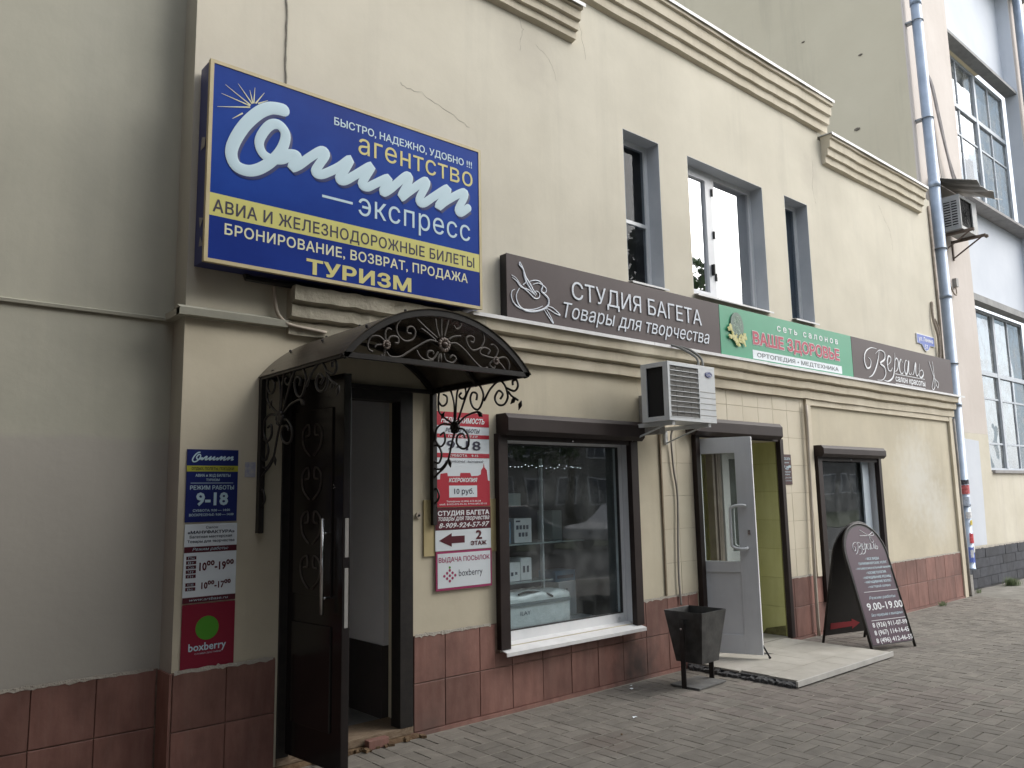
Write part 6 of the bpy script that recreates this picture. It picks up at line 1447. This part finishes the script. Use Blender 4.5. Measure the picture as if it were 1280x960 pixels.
scrap(4.53, -.77, .03, "white crumpled paper scrap in the open pavement left of the bin"); scrap(5.15, -.20, .035, "white paper scrap lying close to the tiled wall"); scrap(5.22, -.14, .02, "tiny pale paper scrap at the foot of the tiled wall"); scrap(5.95, -1.35, .018, "small tan cigarette scrap near the corner of the step", beigep); scrap(4.15, -.98, .014, "small brown leaf scrap in the near pavement", rust)
db = MB()
for k in range(26): x, y = rnd.uniform(2.3, 3.2), rnd.uniform(-.09, -.03); s_ = rnd.uniform(.008, .02); db.obox((x, y, s_ * .5), (1, rnd.uniform(-.6, .6), 0), (0, 1, rnd.uniform(-.4, .4)), (0, 0, 1), s_, s_, s_ * .6)
o = single("threshold_gravel", db, rust, "crumbled brick and earth below the street door threshold", "gravel", (2.8, -.06, 0)); o['kind'] = 'stuff'
fb = single("fallen_brick", MB().box(2.78, 2.93, -.075, -.02, 0.0, .055), tilem, "loose red brick piece lying under the street door threshold", "brick", (2.85, -.05, 0), bevel=.003)
# soot on the wall tiles behind the bin is on the tiles' own face
# ------------------------------------------------------------------ the street opposite (seen in the glass); near kerbside trees and van added unseen for shade
def tree(x, y, h, rc_, seed, lab, nl=2400, lo=.42):
    r_ = random.Random(seed); t_ = thing("street_tree", lab, "tree", (x, y, -.1), "trees across the street")
    mb = MB(); mb.tube([(x, y, -.1), (x + .1, y, h * .3), (x - .1, y + .1, h * .62)], [.22, .16, .08], 8)
    for k in range(7): a_ = k * .9; b0 = h * (.3 + .05 * k); mb.tube([(x, y, b0), (x + rc_ * .6 * math.cos(a_), y + rc_ * .6 * math.sin(a_), b0 + h * .25)], [.07, .02], 5)
    part("trunk", mb, barkm, t_, smooth=True)
    mb = MB(); blobs = [(max(-.7, min(.7, r_.gauss(0, .42))) * rc_, max(-.7, min(.7, r_.gauss(0, .42))) * rc_, h * r_.uniform(lo, .92), rc_ * r_.uniform(.28, .5)) for _ in range(22)]
    for k in range(nl):
        b_ = blobs[k % 22]; d_ = Vector((r_.gauss(0, 1), r_.gauss(0, 1), r_.gauss(0, 1))).normalized() * b_[3] * r_.uniform(.6, 1.05); c = Vector((x + b_[0], y + b_[1], b_[2])) + d_
        u_ = Vector((r_.gauss(0, 1), r_.gauss(0, 1), r_.gauss(0, 1))).normalized(); v_ = u_.orthogonal().normalized(); s_ = r_.uniform(.09, .17)
        mb.add([c + u_ * s_, c + v_ * s_ * .6, c - u_ * s_, c - v_ * s_ * .6], [(0, 1, 2, 3)])
    part("crown", mb, leafm, t_); return t_
tree(-6.5, -7.6, 8, 3.0, 1, "unseen leafy kerbside tree added for shade, furthest left behind the camera", 5000, .2); tree(-1.2, -7.8, 8, 3.0, 2, "unseen leafy kerbside tree added for shade just behind the camera", 5000, .22); tree(2.6, -7.3, 8.2, 3.0, 6, "unseen leafy kerbside tree added for shade opposite the blue sign", 9000, .2); tree(6.0, -7.9, 8.8, 2.7, 8, "unseen leafy kerbside tree added for shade opposite the shop window", 9000, .26); tree(17.3, -8.4, 9.4, 1.5, 7, "leafy kerbside tree opposite the tall building", 3000); tree(15.5, -17, 8, 2.6, 3, "leafy tree standing by the far pavement"); tree(7.5, -20, 8, 2.6, 4, "leafy tree in front of the opposite building"); tree(24, -19, 9, 3, 5, "leafy tree furthest right across the street")  # first four trees added out of view to darken the lower left
tree(9.2, -7.4, 10.2, 2.6, 9, "tall unseen kerbside tree added to block the sun, opposite the air conditioner", 10000, .42)  # added out of view to keep sun off the lower left wall
van = thing("shade_van", "unseen dark blue box van added behind the camera for shade", "van", (3.4, -7.3, -.14)); vanp = mat("van_paint", (.02, .025, .05), (.028, .032, .06), 2, .35)  # van added out of view to cut low skylight on the left
part("cargo_box", MB().box(.2, 5.6, -8.4, -6.3, .55, 3.1), vanp, van, bevel=.05)
cabv = [(5.62, .45), (5.62, 2.35), (6.3, 2.3), (6.95, 1.45), (7.35, 1.3), (7.4, .45)]; part("cab", MB().prism_y(cabv, -8.3, -6.4), vanp, van, bevel=.05)
part("side_window", MB().prism_y([(5.85, 1.45), (5.85, 2.1), (6.25, 2.1), (6.75, 1.45)], -6.40, -6.385), mat("far_pane", (.04, .05, .07), None, 3, .1), van)
for sx in (1.3, 6.6):
    for sy in (-8.35, -6.6): part("wheel", MB().tube([(sx, sy, .24), (sx, sy + .24, .24)], .38, 18), dark, van)
ob = thing("opposite_building", "grey two storey building across the street with a row of windows", "building", (14, -27, 0)); obw = mat("opposite_render", (.16, .155, .15), (.22, .21, .20), 1, .9)
part("wall", MB().box(-4, 36, -33, -27, -.1, 5.6), obw, ob)
for k in range(16):
    for z in (1.0, 3.6):
        w_ = part("window", MB().box(-2.6 + k * 2.4, -1.0 + k * 2.4, -27.0, -26.95, z, z + 1.5), pvcg, ob); part("pane", MB().box(-2.52 + k * 2.4, -1.84 + k * 2.4, -26.95, -26.94, z + .07, z + 1.43).box(-1.76 + k * 2.4, -1.08 + k * 2.4, -26.95, -26.94, z + .07, z + 1.43), mat("far_pane", (.04, .05, .07), None, 3, .1), w_)
ob2 = thing("opposite_building", "long plain building far right across the street", "building", (64, -27, 0)); part("wall", MB().box(36.5, 100, -33, -27, -.1, 8.6), obw, ob2)
for k in range(24):
    for z in (1.2, 4.2): w_ = part("window", MB().box(38 + k * 2.5, 39.6 + k * 2.5, -27.0, -26.95, z, z + 1.6), pvcg, ob2); part("pane", MB().box(38.08 + k * 2.5, 39.52 + k * 2.5, -26.95, -26.94, z + .08, z + 1.52), mat("far_pane", (.04, .05, .07), None, 3, .1), w_)
def car(x, y, paint, lab):
    t_ = thing("parked_car", lab, "car", (x, y, -.14), "cars parked across the street"); z = -.14
    prof_ = [(-2.1, .35), (-2.08, .72), (-1.25, .92), (-.65, 1.38), (.75, 1.42), (1.45, .98), (2.05, .86), (2.12, .35)]
    b = MB(); n_ = len(prof_)
    def sec(hw, sc_=1): return [(x + px_, y + hw * (.80 if pz_ > 1.1 else 1), z + pz_) for px_, pz_ in prof_]
    vs = sec(-.86) + sec(.86); fs = [tuple(range(n_)), tuple(range(n_, 2 * n_))[::-1]] + [(k, (k + 1) % n_, n_ + (k + 1) % n_, n_ + k) for k in range(n_)]
    part("body", b.add(vs, fs), paint, t_, bevel=.06)
    g = MB()
    for s_ in (-1, 1): g.add([(x - 1.1, y + s_ * .84, z + .97), (x - .62, y + s_ * .73, z + 1.30), (x + .70, y + s_ * .73, z + 1.34), (x + 1.25, y + s_ * .84, z + .98)], [(0, 1, 2, 3)])
    part("side_window", g, mat("far_pane", (.04, .05, .07), None, 3, .1), t_)
    for sx in (-1.3, 1.3):
        for s_ in (-.80, .80): part("wheel", MB().tube([(x + sx, y + s_ - .1, z + .31), (x + sx, y + s_ + .1, z + .31)], .31, 16), dark, t_)
    return t_
car(9.0, -12.4, mat("paint_silver", (.45, .47, .5), None, 3, .25, metal=.5), "silver parked car across the street"); car(14.2, -12.4, mat("paint_dark", (.03, .035, .05), None, 3, .2), "dark blue parked car across the street"); car(20, -12.4, mat("paint_white", (.6, .6, .6), None, 3, .25), "white parked car across the street")
fe = thing("low_fence", "low black iron fence along the verge across the street", "fence", (12, -14.5, 0)); mb = MB()
for z in (.25, .75): mb.box(0, 30, -14.52, -14.48, z, z + .04)
part("rail", mb, blackm, fe)
for k in range(16): part("post", MB().box(k * 2, k * 2 + .05, -14.53, -14.47, -.1, .9), blackm, fe)
mb = MB()
for k in range(15): mb.tube([(k * 2 + 1 + .7 * math.cos(a_ * .3), -14.5, .1 + .6 * math.sin(a_ * .3)) for a_ in range(11)], .015, 5)
part("arch_bars", mb, blackm, fe)
